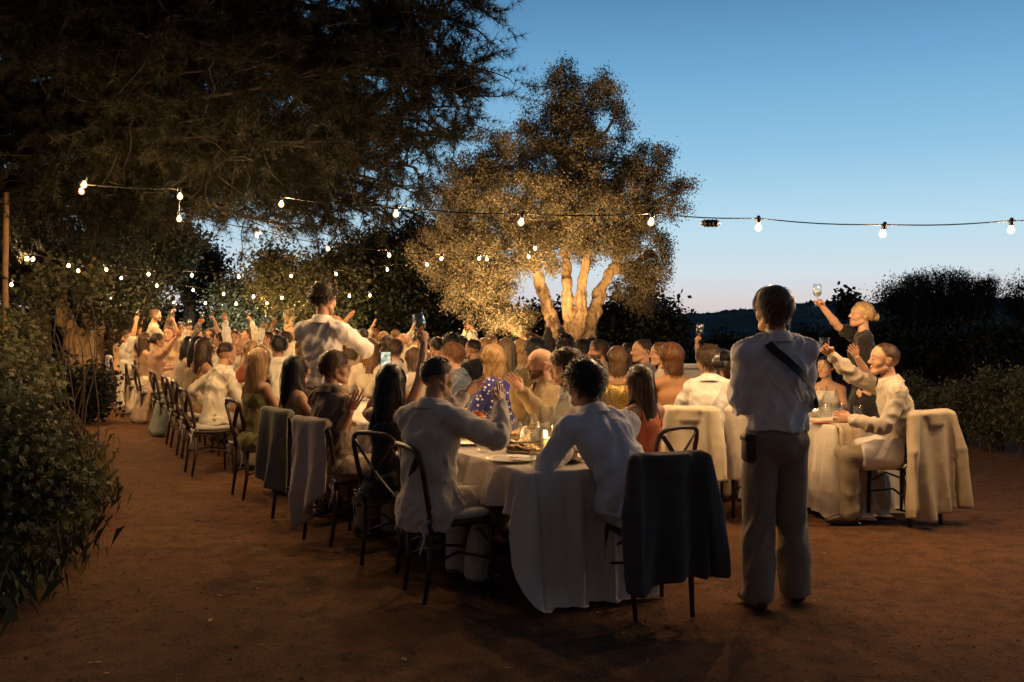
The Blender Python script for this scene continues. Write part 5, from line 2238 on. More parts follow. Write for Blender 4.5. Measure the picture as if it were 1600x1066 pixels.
def flower(loc, label, h=.20, r=.055, col=(.75, .22, .02)):
    root = empty('flower_vase', loc)
    tag(root, label, 'flower', 'flowers on the tables')
    obj('bottle', mesh_np('bottle', *lathe([(0, 0), (.03, 0), (.032, .02), (.03, .07), (.012, .095), (.012, .12), (.010, .12), (.010, .095), (.027, .07), (.028, .01), (0, .008)], 16)), M_GLASS, root)
    MB().add(*tube([[0, 0, .012], [.004, .002, .1], [0, 0, h]], .003, 5)).build('stem', plain('stem_green', (.05, .09, .03), .6), root)
    mb = MB()
    g = np.random.default_rng(4)
    for ring in range(8):
        m_ = 10 + ring * 2
        el = R(80 - ring * 17)
        rr = r * (.35 + .65 * math.sin((ring + 1) / 8 * 1.57))
        for q in range(m_):
            a = q / m_ * 6.283 + ring * .3 + g.normal() * .06
            d = np.array([math.cos(a) * math.cos(el), math.sin(a) * math.cos(el), math.sin(el)])
            s_ = np.array([-math.sin(a), math.cos(a), 0])
            up_ = np.cross(d, s_)
            w_ = .011
            V = np.array([d * rr * .15, d * rr * .6 + s_ * w_ - up_ * .004, d * rr * .6 - s_ * w_ - up_ * .004, d * rr + up_ * .004]) + [0, 0, h]
            mb.add(V, [np.array([[0, 1, 2], [1, 3, 2]])])
    mb.build('blossom', plain('orange_petals%.2f' % col[1], col, .6, var=.3, vscale=40), root, smooth=False)


# ================================================================ string lights
SK = mesh_np('socket', *lathe([(0, .062), (.008, .062), (.016, .05), (.018, .03), (.018, .006), (.016, 0), (0, 0)], 12))
BU = mesh_np('bulb', *lathe([(0, .0), (.006, -.002), (.0115, -.010), (.013, -.020), (.0115, -.030), (.006, -.036), (0, -.038)], 12))
GL = mesh_np('halo_shell', *lathe([(.013, .012), (.020, .004), (.026, -.006), (.0305, -.020), (.027, -.035), (.017, -.046), (0, -.051)], 16))
M_CABLE = cable_mat()
BU2 = BU.copy()


def string_light(bulbs, label, ends=(None, None), sag=.02, name='string_light', connector=None, mat=None):
    """bulbs: (px, py, d) of each glowing bulb"""
    P = [W(*b_) for b_ in bulbs]
    root = empty(name, P[0])
    tag(root, label, 'string light', 'festoon string lights over the dinner')
    o0 = P[0].copy()
    path = [q + [0, 0, .085] for q in P]
    if ends[0] is not None:
        path.insert(0, W(*ends[0]))
    if ends[1] is not None:
        path.append(W(*ends[1]))
    fine = []
    for a, b_ in zip(path[:-1], path[1:]):
        L = np.linalg.norm(b_ - a)
        for t_ in np.linspace(0, 1, 7)[:-1]:
            fine.append(a + (b_ - a) * t_ + np.array([0, 0, sag * L * .5 * -math.sin(t_ * math.pi)]))
    fine.append(path[-1])
    V, f = tube(np.array(fine) - o0, .0048, 5)
    obj('cable', mesh_np('cable', V, f), M_CABLE, root)
    for k, q in enumerate(P):
        sw = rng.normal(size=2) * .12
        bo = obj('bulb', BU if mat is None else BU2, mat or M_BULB, root, q - o0 + [0, 0, .035])
        bo.rotation_euler = (sw[0], sw[1], 0)
        obj('socket', SK, M_BLACK, bo, (0, 0, .010))
        obj('halo_shell', GL, M_HALO, bo)  # added shell, its emission imitates the halo round the bulb
    if connector is not None:
        q = W(*connector) - o0
        mb = MB().add(*tube(np.array([[-.075, 0, .0], [-.05, 0, .002], [-.03, 0, 0], [.03, 0, 0], [.05, 0, .002], [.075, 0, 0]]) + q, [.012, .024, .027, .027, .024, .012], 12))
        for q2 in (-.045, -.015, .015, .045):
            mb.add(*tube(np.array([[q2 - .004, 0, 0], [q2 + .004, 0, 0]]) + q, .030, 12))
        mb.build('connector', M_BLACK, root)


string_light([(440, 322, 9.2), (619, 338, 8.4), (815, 351, 7.8), (1018, 351, 7.6), (1185, 359, 7.5), (1380, 369, 7.4), (1580, 363, 7.3), (1790, 352, 7.2)],
             'nearest string light, crossing the open sky with a cable connector', (None, (2050, 330, 7.1)), .035, connector=(1110, 349, 7.5), mat=M_BULB2)
string_light([(132, 292, 8.7), (127, 302, 9.1), (281, 310, 8.9), (280, 345, 9.5), (402, 370, 10.9), (513, 391, 12.6), (608, 401, 13.6), (690, 406, 14.8), (749, 406, 15.8), (761, 407, 15.9), (836, 390, 15.7)],
             'string light running from the pine boughs down to the lit olive', (None, (878, 386, 18.3)), .03)
string_light([(43, 407, 12.2), (52, 407, 12.9), (107, 417, 14), (122, 425, 14.8), (166, 423, 15.2), (232, 430, 16), (300, 432, 16.6), (373, 434, 17.2), (455, 433, 17.6), (525, 430, 17.4), (605, 423, 17), (667, 415, 16.6), (826, 403, 15.6)],
             'long low string light from the wooden post to the lit olive', ((12, 384, 11), (880, 385, 18)), .02)
string_light([(18, 447, 14), (70, 455, 16), (120, 440, 17), (190, 436, 18), (245, 448, 19), (302, 455, 19.5), (350, 461, 20), (396, 465, 20.2), (441, 467, 20.4), (518, 467, 20.2), (546, 464, 20), (578, 463, 20)],
             'far string light in front of the dark trees, third row down', (None, (625, 458, 20)), .02)
string_light([(173, 466, 19), (222, 470, 22), (271, 474, 22.4), (321, 475, 22.8), (369, 476, 23), (417, 475, 23), (463, 474, 23)],
             'farthest and lowest string light above the end of the long table', ((140, 462, 18), (490, 470, 23)), .02)

# ================================================================ the guests
FAIR, TAN, DEEP = (.50, .29, .19), (.42, .235, .145), (.33, .18, .11)
BLK, DBR, BRN, LBR, RED, BLD, GRY = (.010, .008, .007), (.022, .013, .008), (.048, .026, .014), (.10, .058, .030), (.13, .055, .02), (.42, .26, .12), (.10, .085, .07)
WHT, CRM, BEI, SND = (.72, .70, .67), (.66, .60, .50), (.42, .34, .25), (.34, .27, .19)

# ---- near end, left side of the long table (backs to us)
person('cream', 668, 5.80, 555, 34, 'man in a cream linen suit seen from behind, both hands raised before him', look=42, lean=6, hair='buzz', hc=(.035, .024, .017), skin=TAN,
       shirt=('jacket', (.56, .49, .41), 'plain', (.62, .58, .52)), legs=(.5, .44, .36), arms=(('w', 727, 618, 6.28, 'flat'), ('w', 782, 632, 6.0, 'flat', (.7, .1, -.9))), near=2)
person('darkhair', 603, 6.55, 573, 30, 'woman with very long dark hair filming on a phone with a glass raised', True, look=14, hair='verylong', hc=BLK, skin=FAIR, lean=4, shirt=('dress', (.016, .014, .014)),
       skirt=((.016, .014, .014), .12), arms=(('w', 600, 600, 6.95, 'grip'), ('w', 668, 512, 6.55, 'grip')), near=2)
person('brownshirt', 520, 7.2, 548, 48, 'man with glasses in a dark taupe shirt clapping beside the woman with very long hair', look=66, hair='side', hc=LBR, skin=TAN, shirt=('shirt', (.15, .105, .07)), legs=(.36, .29, .2),
       arms=(('w', 536, 640, 7.3, 'flat'), ('w', 546, 642, 7.05, 'flat')), near=2, specs=True, sleeves='rolled', lean=3, side=-9)
person('profile', 462, 7.95, 558, 52, 'woman with long black hair turned to show her profile and ear', True, look=80, hair='long', hc=BLK, skin=TAN, shirt=('dress', (.16, .10, .06)), skirt=((.16, .10, .06), .15), near=2, side=-7)
person('blonde', 400, 8.9, 545, 42, 'woman with wavy blonde hair in an olive strap dress seen from behind', True, look=28, hair='wavy', hc=BLD, skin=TAN, shirt=('dress', (.16, .15, .06)), skirt=((.16, .15, .06), .12), near=2)
person('standing', 503, 8.3, 441, 18, 'tall dark haired man in a white shirt standing at the long table clapping', pose='stand', look=20, hair='curly', hc=DBR, skin=FAIR, shirt=('shirt', (.74, .70, .67)), legs=(.36, .30, .22),
       arms=(('w', 532, 512, 8.6, 'flat'), ('w', 541, 514, 8.5, 'flat', (.8, .2, -.8))), near=2, slim=.9)
person('whiteshirt', 335, 10.5, 535, 46, 'man with short dark hair in a cream shirt leaning on his elbow beyond the blonde', look=40, hair='buzz', hc=DBR, skin=TAN, shirt=('shirt', CRM), arms=(('l', -.28, .08, .1), 'rest'), lean=12, near=2)
person('longbrown', 316, 11.8, 527, 48, 'woman with long brown hair and bare shoulders behind the cream shirted man', True, look=62, hair='long', hc=BRN, skin=TAN, shirt=('dress', (.30, .17, .08)), skirt=((.30, .17, .08), .15))
person('headband', 297, 12.8, 525, 48, 'woman with long dark brown hair beside the black haired woman in teal', True, look=50, hair='long', hc=DBR, skin=FAIR, shirt=('dress', (.36, .28, .2)), skirt=((.36, .28, .2), .12), lean=8)
person('teal', 275, 14.0, 525, 52, 'woman with long sleek black hair leaning forward in a teal grey skirt', True, look=62, hair='verylong', hc=BLK, skin=FAIR, shirt=('top', (.42, .36, .30)), skirt=((.17, .20, .19), .06, 1), lean=18)
person('pinktop', 243, 15.7, 519, 46, 'woman with dark pinned up hair in a dusty pink top and pleated skirt', True, look=60, hair='bun', hc=DBR, skin=TAN, shirt=('tee', (.40, .24, .18)), skirt=((.44, .33, .26), .06, 1), arms=('rest', ('w', 292, 508, 15.2, 'grip')))
person('farbrown', 224, 17.2, 520, 48, 'woman with brown hair beside the pinned up hair, white wrap on her chair', True, look=66, hair='long', hc=BRN, skin=FAIR, shirt=('top', (.3, .2, .12)), skirt=((.62, .55, .48), .06, 1), near=1)
person('whitetee', 198, 19.4, 513, 52, 'man in a white tee shirt near the far end of the long table', look=64, hair='buzz', hc=BRN, skin=TAN, shirt=('tee', (.70, .64, .60)), arms=('rest', ('w', 214, 498, 19.2, 'grip')), near=1)
person('farend', 172, 22.5, 510, 60, 'woman with dark hair in black at the far end of the long table', True, look=86, hair='long', hc=DBR, skin=FAIR, shirt=('tee', (.015, .014, .014)), skirt=((.015, .014, .014), .06, 1), near=1)
person('cap', 201, 23.5, 487, 70, 'man in black clothes standing at the far left behind the seated guests', pose='stand', look=110, hair='short', hc=BLK, skin=FAIR, shirt=('tee', (.012, .012, .013)), legs=(.02, .02, .02), arms=('hang', ('w', 222, 486, 23., 'grip')), near=1)
person('beardtee', 240, 19.5, 482, 70, 'bearded man in a beige tee shirt standing and clapping at the far left', pose='stand', look=95, hair='short', hc=LBR, skin=FAIR, beard=(.09, .045, .02), shirt=('tee', (.50, .43, .35)), legs=(.2, .17, .13), arms=('clap', 'clap'), near=1)

# ---- near end, right side of the long table
person('blueshirt', 990, 5.62, 560, -24, 'black haired man in a pale blue white shirt leaning over the near table end', look=-42, lean=32, side=-14, hair='thick', hc=BLK, skin=DEEP, shirt=('shirt', (.62, .63, .68)), legs=(.5, .47, .42),
       arms=(('l', -.20, .40, .235, 'relax', (-.9, -.5, -.4)), ('l', .05, .62, .25)), near=2)
person('coral', 1012, 6.95, 575, -36, 'woman with long brown hair in a coral dress behind the blue white shirt', True, look=-66, hair='long', hc=BRN, skin=TAN, shirt=('dress', (.50, .13, .06)), skirt=((.50, .13, .06), .10), near=2, lean=6)
person('young', 908, 7.0, 545, -74, 'young man with wavy dark hair in profile in a striped white shirt', look=-84, hair='thick', hc=BRN, skin=FAIR, shirt=('shirt', (.66, .62, .54), 'stripe'), near=2, lean=8, arms=('rest', 'rest'))
person('bald', 860, 7.75, 543, -108, 'bald bearded man in a tan jacket clapping', look=-100, hair='bald', hc=(.06, .03, .015), skin=FAIR, beard=(.11, .055, .025), shirt=('jacket', (.30, .22, .12), 'plain', (.7, .66, .58)), arms=(('w', 815, 612, 7.35, 'flat'), ('w', 806, 606, 7.5, 'flat')), near=2, lean=5)
person('polka', 785, 8.45, 537, -52, 'woman with a blonde bob in a royal blue dress with white spots', True, look=-46, hair='bob', hc=BLD, skin=FAIR, shirt=('tee', (.035, .035, .22), 'polka'), skirt=((.035, .035, .22), .2), near=2, lean=8)
person('denim', 732, 9.3, 534, -78, 'man with reddish short hair in a blue denim shirt turned left', look=-84, hair='side', hc=RED, skin=FAIR, shirt=('shirt', (.10, .13, .17)), near=2, lean=14)
person('midbrown', 650, 10.6, 546, -60, 'woman with light brown hair and white top beside the raised arm', True, look=-50, hair='bob', hc=LBR, skin=FAIR, shirt=('tee', (.68, .60, .5)), skirt=(WHT, .2))
person('greyback', 617, 11.2, 530, -20, 'man with cropped brown hair from behind, just right of the lit phone', look=-12, hair='short', hc=BRN, skin=FAIR, shirt=('shirt', (.62, .55, .47)))
person('straight', 578, 11.4, 527, -14, 'woman with long straight light brown hair from behind, left of the lit phone', True, look=-8, hair='long', hc=(.20, .105, .05), skin=FAIR, shirt=('tee', (.66, .58, .48)), skirt=(BEI, .2), sleeves='long')
person('bobback', 549, 12.4, 526, -30, 'woman with a short brown bob right of the standing man', True, look=-30, hair='bob', hc=LBR, skin=FAIR, shirt=('tee', (.5, .40, .28)), skirt=(BEI, .2))

# ---- middle of the crowd
person('straight2', 792, 10.7, 527, -28, 'woman with straight ash blonde hair right of the blonde bob', True, look=-30, hair='long', hc=(.17, .12, .07), skin=FAIR, shirt=('tee', (.50, .42, .22)), skirt=(BEI, .2))
person('goggle', 818, 11.2, 530, -78, 'blonde woman in glasses turned in profile beside the dark head', True, look=-82, hair='bob', hc=BLD, skin=FAIR, shirt=('tee', (.4, .3, .2)), skirt=(BEI, .2), specs=True)
person('olive', 838, 9.9, 530, -14, 'man with thick black hair in an olive jacket from behind', look=-10, hair='thick', hc=BLK, skin=TAN, shirt=('jacket', (.10, .085, .045)), near=1)
person('curlhands', 884, 12.6, 523, -20, 'dark curly haired guest with both hands raised in front of the lit trunk', look=-20, hair='curly', hc=BLK, skin=TAN, shirt=('shirt', (.05, .045, .04)), arms=(('w', 856, 508, 12.8, 'flat'), ('w', 866, 497, 12.9, 'flat')))
person('curl2', 884, 11.4, 534, -60, 'dark wavy head in front of the olive trunk behind the bald man', look=-50, hair='curly', hc=DBR, skin=TAN, shirt=('shirt', (.03, .03, .03)))
person('bun2', 913, 12.0, 531, -30, 'dark haired guest with short hair below the right olive stem', look=-34, hair='short', hc=BLK, skin=TAN, shirt=('shirt', (.06, .05, .04)))
person('beardgrey', 940, 11.0, 531, -70, 'bearded man in a grey brown shirt facing left by the olive trunk', look=-96, hair='short', hc=BRN, skin=FAIR, beard=(.05, .03, .018), shirt=('shirt', (.26, .19, .14)))
person('sequin', 965, 9.55, 542, 8, 'woman with a chin length brown bob in a gold sequin top', True, look=-10, hair='bob', hc=(.13, .07, .032), skin=TAN, shirt=('top', (.42, .29, .10), 'sequin'), skirt=((.2, .15, .08), .2), near=1)
person('greysuit', 1008, 10.6, 529, -64, 'man with receding hair in a grey suit turned left', look=-86, hair='receding', hc=BRN, skin=FAIR, shirt=('jacket', (.22, .20, .19), 'plain', WHT), near=1)
person('auburnback', 1037, 10.0, 534, -70, 'woman in profile half hidden behind the woman in the mustard dress', True, look=-88, hair='bun', hc=RED, skin=FAIR, shirt=('tee', (.6, .5, .4)), skirt=(BEI, .2), near=1)
person('mustard', 1052, 8.95, 534, -6, 'auburn haired woman in a backless mustard dress', True, look=-62, hair='bob', hc=(.12, .048, .018), skin=(.46, .24, .12), shirt=('backless', (.50, .26, .07)), skirt=((.50, .26, .07), .1), near=2)
person('rightwhite', 1108, 8.5, 541, 16, 'man with tousled brown hair in a white shirt from behind at the right table', look=-8, hair='thick', hc=BRN, skin=FAIR, shirt=('shirt', (.74, .71, .68)), legs=(.34, .27, .2), arms=(('l', -.22, .36, .235), ('l', .2, .36, .235)), near=2, lean=10)
person('bracelet', 1128, 10.6, 548, 168, 'woman hidden behind the white shirt, raising a wine glass with a braceleted wrist', True, look=200, hair='long', hc=BRN, skin=FAIR, shirt=('dress', (.4, .3, .22)), skirt=(BEI, .2), arms=('rest', ('w', 1086, 530, 10.3, 'grip')))
person('whitetop', 1292, 9.6, 562, -160, 'woman in a white sleeveless top seated across the right table behind the photographer', True, look=-130, hair='bun', hc=BLK, skin=FAIR, shirt=('top', (.72, .68, .60)), skirt=(WHT, .2), arms=('rest', 'rest'), near=1)
person('toastblonde', 1350, 9.2, 470, -72, 'blonde woman in a black dress standing with her wine glass stretched high', True, pose='stand', look=-88, hair='bun', hc=(.42, .29, .14), skin=FAIR, shirt=('tee', (.014, .013, .013)), skirt=((.014, .013, .013), .25),
       arms=(('w', 1338, 557, 8.85, 'flat', (.2, -.2, -1.)), ('w', 1281, 476, 9.25, 'grip', (.3, .1, -1.))), near=2, pitch=-8)
person('rightman', 1412, 7.9, 533, -84, 'short haired man in a beige shirt seated at the right table end, glass held out', look=-82, hair='receding', hc=(.06, .03, .016), skin=FAIR, shirt=('shirt', (.50, .44, .37)), legs=(.30, .25, .17),
       arms=(('l', -.12, .42, .24), ('w', 1276, 540, 8.0, 'grip', (.2, .3, -1.))), near=2, lean=13, pitch=-4)
person('speaker', 738, 20.5, 497, -75, 'speaker in a white shirt standing with a microphone far beyond the guests', pose='stand', look=-80, hair='short', hc=BLK, skin=TAN, shirt=('shirt', (.72, .66, .58)), legs=(.05, .05, .05), arms=(('l', -.1, .25, .25), 'mic'), near=1)
person('photographer', 1213, 5.65, 447, -10, 'photographer in a loose white shirt and wide brown trousers standing with a black shoulder strap', pose='stand', look=-24, hair='soft', hc=(.14, .080, .040), skin=FAIR, shirt=('blouse', (.70, .66, .66)), legs=(.22, .175, .13),
       arms=(('l', -.12, .27, .26, 'grip', (-.22, -.6, -1.)), ('l', .10, .28, .28, 'grip', (.2, -.6, -1.))), near=2)

# ---- further guests: (px, d, top row, heading, female, hair, hair colour, garment, what to call them, arms)
far = [
    (437, 11.6, 523, -30, 0, 'short', BLK, ('shirt', (.70, .66, .60)), 'dark haired man in a white shirt leaning over the table left of the standing man', None),
    (410, 11.2, 541, -120, 1, 'bob', (.2, .13, .07), ('tee', (.5, .42, .32)), 'woman with sandy hair half hidden behind the wavy blonde', None),
    (384, 13., 527, -100, 0, 'bald', RED, ('tee', (.58, .40, .28)), 'bald man behind the wavy blonde woman', None),
    (396, 12.4, 533, -60, 1, 'long', BLD, ('tee', (.6, .52, .42)), 'woman with long fair hair beside the bald head', None),
    (367, 15, 514, 170, 1, 'bun', RED, ('tee', (.66, .6, .52)), 'smiling woman facing us across the long table', None),
    (350, 14.4, 518, -110, 0, 'short', DBR, ('shirt', WHT), 'man in white with one bare arm raised left of the smiling woman', ('w', 352, 500, 14.2, 'grip')),
    (420, 15, 517, 200, 0, 'short', DBR, ('shirt', WHT), 'guest in white holding a hand up before the pale olive tree', ('w', 412, 494, 14.6, 'grip')),
    (432, 16.5, 512, 190, 1, 'long', DBR, ('tee', BEI), 'woman with dark hair clapping below the golden trunks', ('w', 428, 497, 16.2, 'flat')),
    (448, 15.2, 516, -100, 0, 'short', BRN, ('shirt', (.7, .64, .54)), 'man in a pale shirt just left of the standing man', None),
    (455, 18, 507, 180, 0, 'receding', GRY, ('shirt', (.6, .55, .45)), 'grey haired man far behind the standing man', None),
    (330, 16.5, 510, 190, 1, 'long', BRN, ('tee', (.62, .58, .5)), 'woman raising her glass left of the pale olive tree', ('w', 335, 501, 16.2, 'grip')),
    (318, 17.5, 513, 200, 0, 'short', BLK, ('shirt', (.1, .09, .08)), 'dark shirted man among the raised glasses', ('w', 313, 496, 17.3, 'grip')),
    (300, 18.6, 508, 190, 0, 'short', DBR, ('shirt', (.64, .58, .5)), 'man in a light shirt among the raised glasses', ('w', 297, 499, 18, 'grip')),
    (283, 19.5, 492, 150, 0, 'short', BLK, ('jacket', (.09, .065, .045)), 'man in a brown jacket reaching a glass up high', ('w', 268, 488, 19.2, 'grip')),
    (266, 18, 507, 200, 1, 'bun', RED, ('tee', (.5, .36, .25)), 'laughing woman with red hair facing the left side of the table', ('w', 272, 503, 17.6, 'grip')),
    (228, 20.5, 512, 120, 1, 'bob', LBR, ('tee', (.66, .56, .45)), 'woman with her arm up next to the bearded man', ('w', 222, 497, 20.2, 'grip')),
    (186, 22, 516, 100, 1, 'long', BRN, ('tee', (.4, .3, .22)), 'woman in brown between the black dress and the white tee shirt', None),
    (554, 15.5, 513, -30, 0, 'short', BLK, ('shirt', (.5, .42, .32)), 'dark head in the back row right of the standing man', None),
    (568, 17, 511, -20, 1, 'bun', DBR, ('tee', (.66, .58, .46)), 'woman with dark bun in the back row', None),
    (585, 18.5, 512, 0, 0, 'short', RED, ('shirt', (.6, .5, .38)), 'red haired man in the back row', ('w', 582, 510, 18.2, 'flat')),
    (600, 16, 517, -30, 1, 'bob', BLD, ('tee', (.56, .46, .34)), 'woman with short blonde hair in the back row', None),
    (618, 17.6, 513, -10, 0, 'receding', LBR, ('shirt', (.6, .5, .38)), 'man with thinning hair in the back row above the phone', None),
    (632, 15.6, 520, -40, 0, 'bald', GRY, ('shirt', (.64, .56, .44)), 'bald guest in the back row beside the raised arm', None),
    (606, 13.4, 524, -20, 1, 'long', BRN, ('tee', (.5, .4, .3)), 'brown haired woman directly behind the lit phone', None),
    (648, 17, 516, -20, 0, 'short', BRN, ('shirt', (.68, .6, .48)), 'man in the back row with his hand up by the raised arm', ('w', 645, 512, 16.6, 'flat')),
    (664, 14.8, 522, -50, 1, 'bun', LBR, ('tee', (.7, .62, .5)), 'woman with light bun right of the raised arm', None),
    (685, 12.6, 526, -40, 1, 'bun', BLK, ('shirt', (.66, .58, .46)), 'black haired guest in a patterned cream shirt under the held glass', None),
    (706, 12.2, 521, -20, 0, 'curly', BLK, ('shirt', (.72, .65, .52)), 'man with dark curls in a white shirt right of the held glass', None),
    (722, 13.4, 524, -60, 0, 'short', DBR, ('jacket', (.02, .02, .022)), 'man in a black jacket behind the reddish hair', None),
    (742, 12, 530, -50, 0, 'receding', DBR, ('jacket', (.016, .016, .018)), 'dark head just right of the reddish hair', None),
    (760, 13, 528, -60, 1, 'long', BLD, ('tee', (.6, .5, .34)), 'blonde woman behind the blonde bob', None),
    (768, 15.5, 521, -40, 1, 'bob', LBR, ('tee', (.6, .52, .4)), 'woman with a brown bob under the speaker', None),
    (806, 14.5, 526, -40, 0, 'short', DBR, ('shirt', (.25, .18, .12)), 'dark haired man beneath the left olive limb', None),
    (860, 14.5, 526, -50, 1, 'long', BRN, ('tee', (.4, .3, .2)), 'brown haired woman under the middle of the olive trunk', None),
    (926, 14, 527, -60, 1, 'bun', DBR, ('tee', (.3, .22, .16)), 'woman with a dark bun below the right olive stem', None),
    (985, 12.6, 538, -70, 1, 'long', DBR, ('tee', (.3, .2, .14)), 'dark haired woman between the sequin top and the grey suit', None),
    (475, 13.4, 529, -60, 1, 'long', LBR, ('tee', (.66, .58, .48)), 'brown haired woman half hidden by the standing man', None),
    (340, 19, 514, 200, 1, 'long', BLD, ('tee', (.66, .6, .5)), 'fair haired woman far back by the pale olive tree', None),
    (385, 18, 512, 190, 0, 'short', BRN, ('shirt', (.58, .5, .4)), 'far guest in tan below the pale olive tree', ('w', 392, 497, 17.7, 'grip')),
    (400, 20, 509, 190, 1, 'bob', DBR, ('tee', (.7, .6, .5)), 'far dark haired woman below the pale olive tree', None),
    (538, 18, 512, -20, 0, 'bald', GRY, ('shirt', (.66, .58, .46)), 'far bald man next to the clapping hands', None),
    (830, 17, 522, -40, 0, 'short', BLK, ('shirt', (.02, .02, .02)), 'far dark figure before the glowing foot of the olive', None),
]
RECOL = {1: (.14, .19, .17), 3: (.32, .09, .06), 18: (.10, .12, .19), 20: (.42, .17, .10), 21: (.12, .13, .13), 23: (.05, .05, .06), 25: (.28, .11, .09), 30: (.17, .18, .11), 35: (.08, .07, .10), 37: (.22, .07, .06), 39: (.09, .12, .16)}
for k, (px, d, top, hd, fem, hair, hc, sh, lab, arm) in enumerate(far):
    if k in RECOL:
        sh = (sh[0], RECOL[k])
    right_side = arm
    a = ['rest', 'rest']
    if arm is not None:
        a[1 if (math.cos(R(hd)) > 0) == (arm[1] >= px) else 0] = arm
    person('far%d' % k, px, d, top, hd, lab, bool(fem), hair=hair, hc=hc, shirt=sh, skin=(FAIR, TAN, FAIR, DEEP)[k % 4] if k % 5 else TAN, skirt=(sh[1], .2) if fem else None,
           arms=tuple(a), near=0 if d > 13 else 1, lower=False, look=hd + rnd.uniform(-12, 12))

# ================================================================ things people hold and wear
held_glass('darkhair', 1, 'wine glass tilted in the raised hand of the long dark haired woman', (-.28, .05, 1), .085)
held_glass('toastblonde', 1, 'wine glass held highest against the sky by the blonde in black', (0, 0, 1), .05)
held_glass('bracelet', 1, 'wine glass held up in front of the dark hill by the hand with a bracelet', (.12, 0, 1), .07)
held_glass('pinktop', 1, 'wine glass lifted by the woman in the dusty pink top', (.1, 0, 1))
held_glass('whitetee', 1, 'wine glass lifted by the man in the white tee shirt', (.05, 0, 1))
held_glass('cap', 1, 'wine glass held high at the far left by the man in black', (.1, 0, 1))
for k, lab in ((10, 'wine glass raised left of the pale olive tree'), (11, 'wine glass raised by the dark shirted man'), (12, 'wine glass raised by the man in the light shirt'),
               (13, 'wine glass reached up high by the man in the brown jacket'), (14, 'wine glass raised by the laughing red haired woman'), (15, 'wine glass raised next to the bearded man'), (5, 'wine glass raised by the man in white left of the smiling woman'), (6, 'wine glass raised by the guest in white before the pale olive tree'), (38, 'wine glass raised by the far guest in tan')):
    pk = PEOPLE['far%d' % k]
    tg = far[k][9]
    i_ = int(np.argmin([np.linalg.norm(hh[0] - W(tg[1], tg[2], tg[3])) for hh in pk.hands]))
    held_glass('far%d' % k, i_, lab, (rnd.uniform(-.15, .15), 0, 1))
# tumbler with printed mark in the seated man's hand
w_, HF, sgn, k = PEOPLE['rightman'].hands[1]
p_ = w_ + HF[:, 1] * .09 * k - HF[:, 2] * .035 * k
g_ = set_glass(p_ + [0, 0, -.005], 'stemless glass held out by the man in the beige shirt', 'tumbler', 'glasses held up for the toast')
# bracelet
w_, HF, sgn, k = PEOPLE['bracelet'].hands[1]
y_ = HF[:, 1]
an = np.linspace(0, 2 * np.pi, 18)
V, f = tube(np.array([(math.cos(a) * HF[:, 0] + math.sin(a) * HF[:, 2]) * .034 for a in an]), .005, 6, False)
br = obj('bracelet', mesh_np('bracelet', V, f), plain('silver', (.7, .68, .62), .25, 1.))
br.location = w_ - y_ * .035
tag(br, 'thin silver bracelet on the raised wrist before the dark hill', 'bracelet')

# phone of the woman with long hair: lit screen showing the scene
w_, HF, sgn, k = PEOPLE['darkhair'].hands[0]
pc = W(603, 566, 6.8)
root = empty('phone', pc, R(-3))
tag(root, 'lit phone filming above the long dark hair', 'phone')
MB().add(*box([0, 0, 0], [.074, .009, .150], bev=.004)).build('case', M_BLACK, root)
sm, t, p = newmat('phone_screen')
t.nodes.clear()
out = t.nodes.new('ShaderNodeOutputMaterial')
em = t.nodes.new('ShaderNodeEmission')
tcn = t.nodes.new('ShaderNodeTexCoord')
n1 = t.nodes.new('ShaderNodeTexNoise')
n1.inputs['Scale'].default_value = 34
n1.inputs['Detail'].default_value = 4
t.links.new(tcn.outputs['Object'], n1.inputs['Vector'])
rp = t.nodes.new('ShaderNodeValToRGB')
rp.color_ramp.elements[0].position = .40
rp.color_ramp.elements[0].color = (.25, .27, .12, 1)
rp.color_ramp.elements[1].position = .66
rp.color_ramp.elements[1].color = (1., .98, .80, 1)
t.links.new(n1.outputs['Fac'], rp.inputs[0])
t.links.new(rp.outputs[0], em.inputs['Color'])
em.inputs['Strength'].default_value = 1.1
t.links.new(em.outputs[0], out.inputs['Surface'])
MB().add(*box([0, -.0052, .0], [.066, .0012, .138])).build('screen', sm, root)

# microphone
w_, HF, sgn, k = PEOPLE['speaker'].hands[1]
p_ = w_ + HF[:, 1] * .085 - HF[:, 2] * .03
V, f = tube([p_ + [.0, .0, -.10], p_ + [0, 0, .03], p_ + [0, 0, .05], p_ + [0, 0, .09], p_ + [0, 0, .105]], [.012, .015, .026, .026, .012], 12)
tag(obj('microphone', mesh_np('microphone', V, f), M_BLACK), 'black microphone at the mouth of the far speaker', 'microphone')

# strap, pouch and camera of the photographer
ph = PEOPLE['photographer']
c = ph.chest


def bodypt(a, zrel, off):
    """a point on the photographer's back/front at angle a (0 = right, 90 = front) at height above the waist"""
    z = ph.waist[2] + zrel
    t_ = np.interp(zrel, [-.25, 0, .18, .30, .36], [0, 1, 2, 3, 4])
    rx = np.interp(t_, [0, 1, 2, 3, 4], [.235, .205, .20, .185, .10]) + off
    ry = np.interp(t_, [0, 1, 2, 3, 4], [.168, .150, .152, .118, .085]) + off
    return np.array([math.cos(R(a)) * rx, math.sin(R(a)) * ry, z])


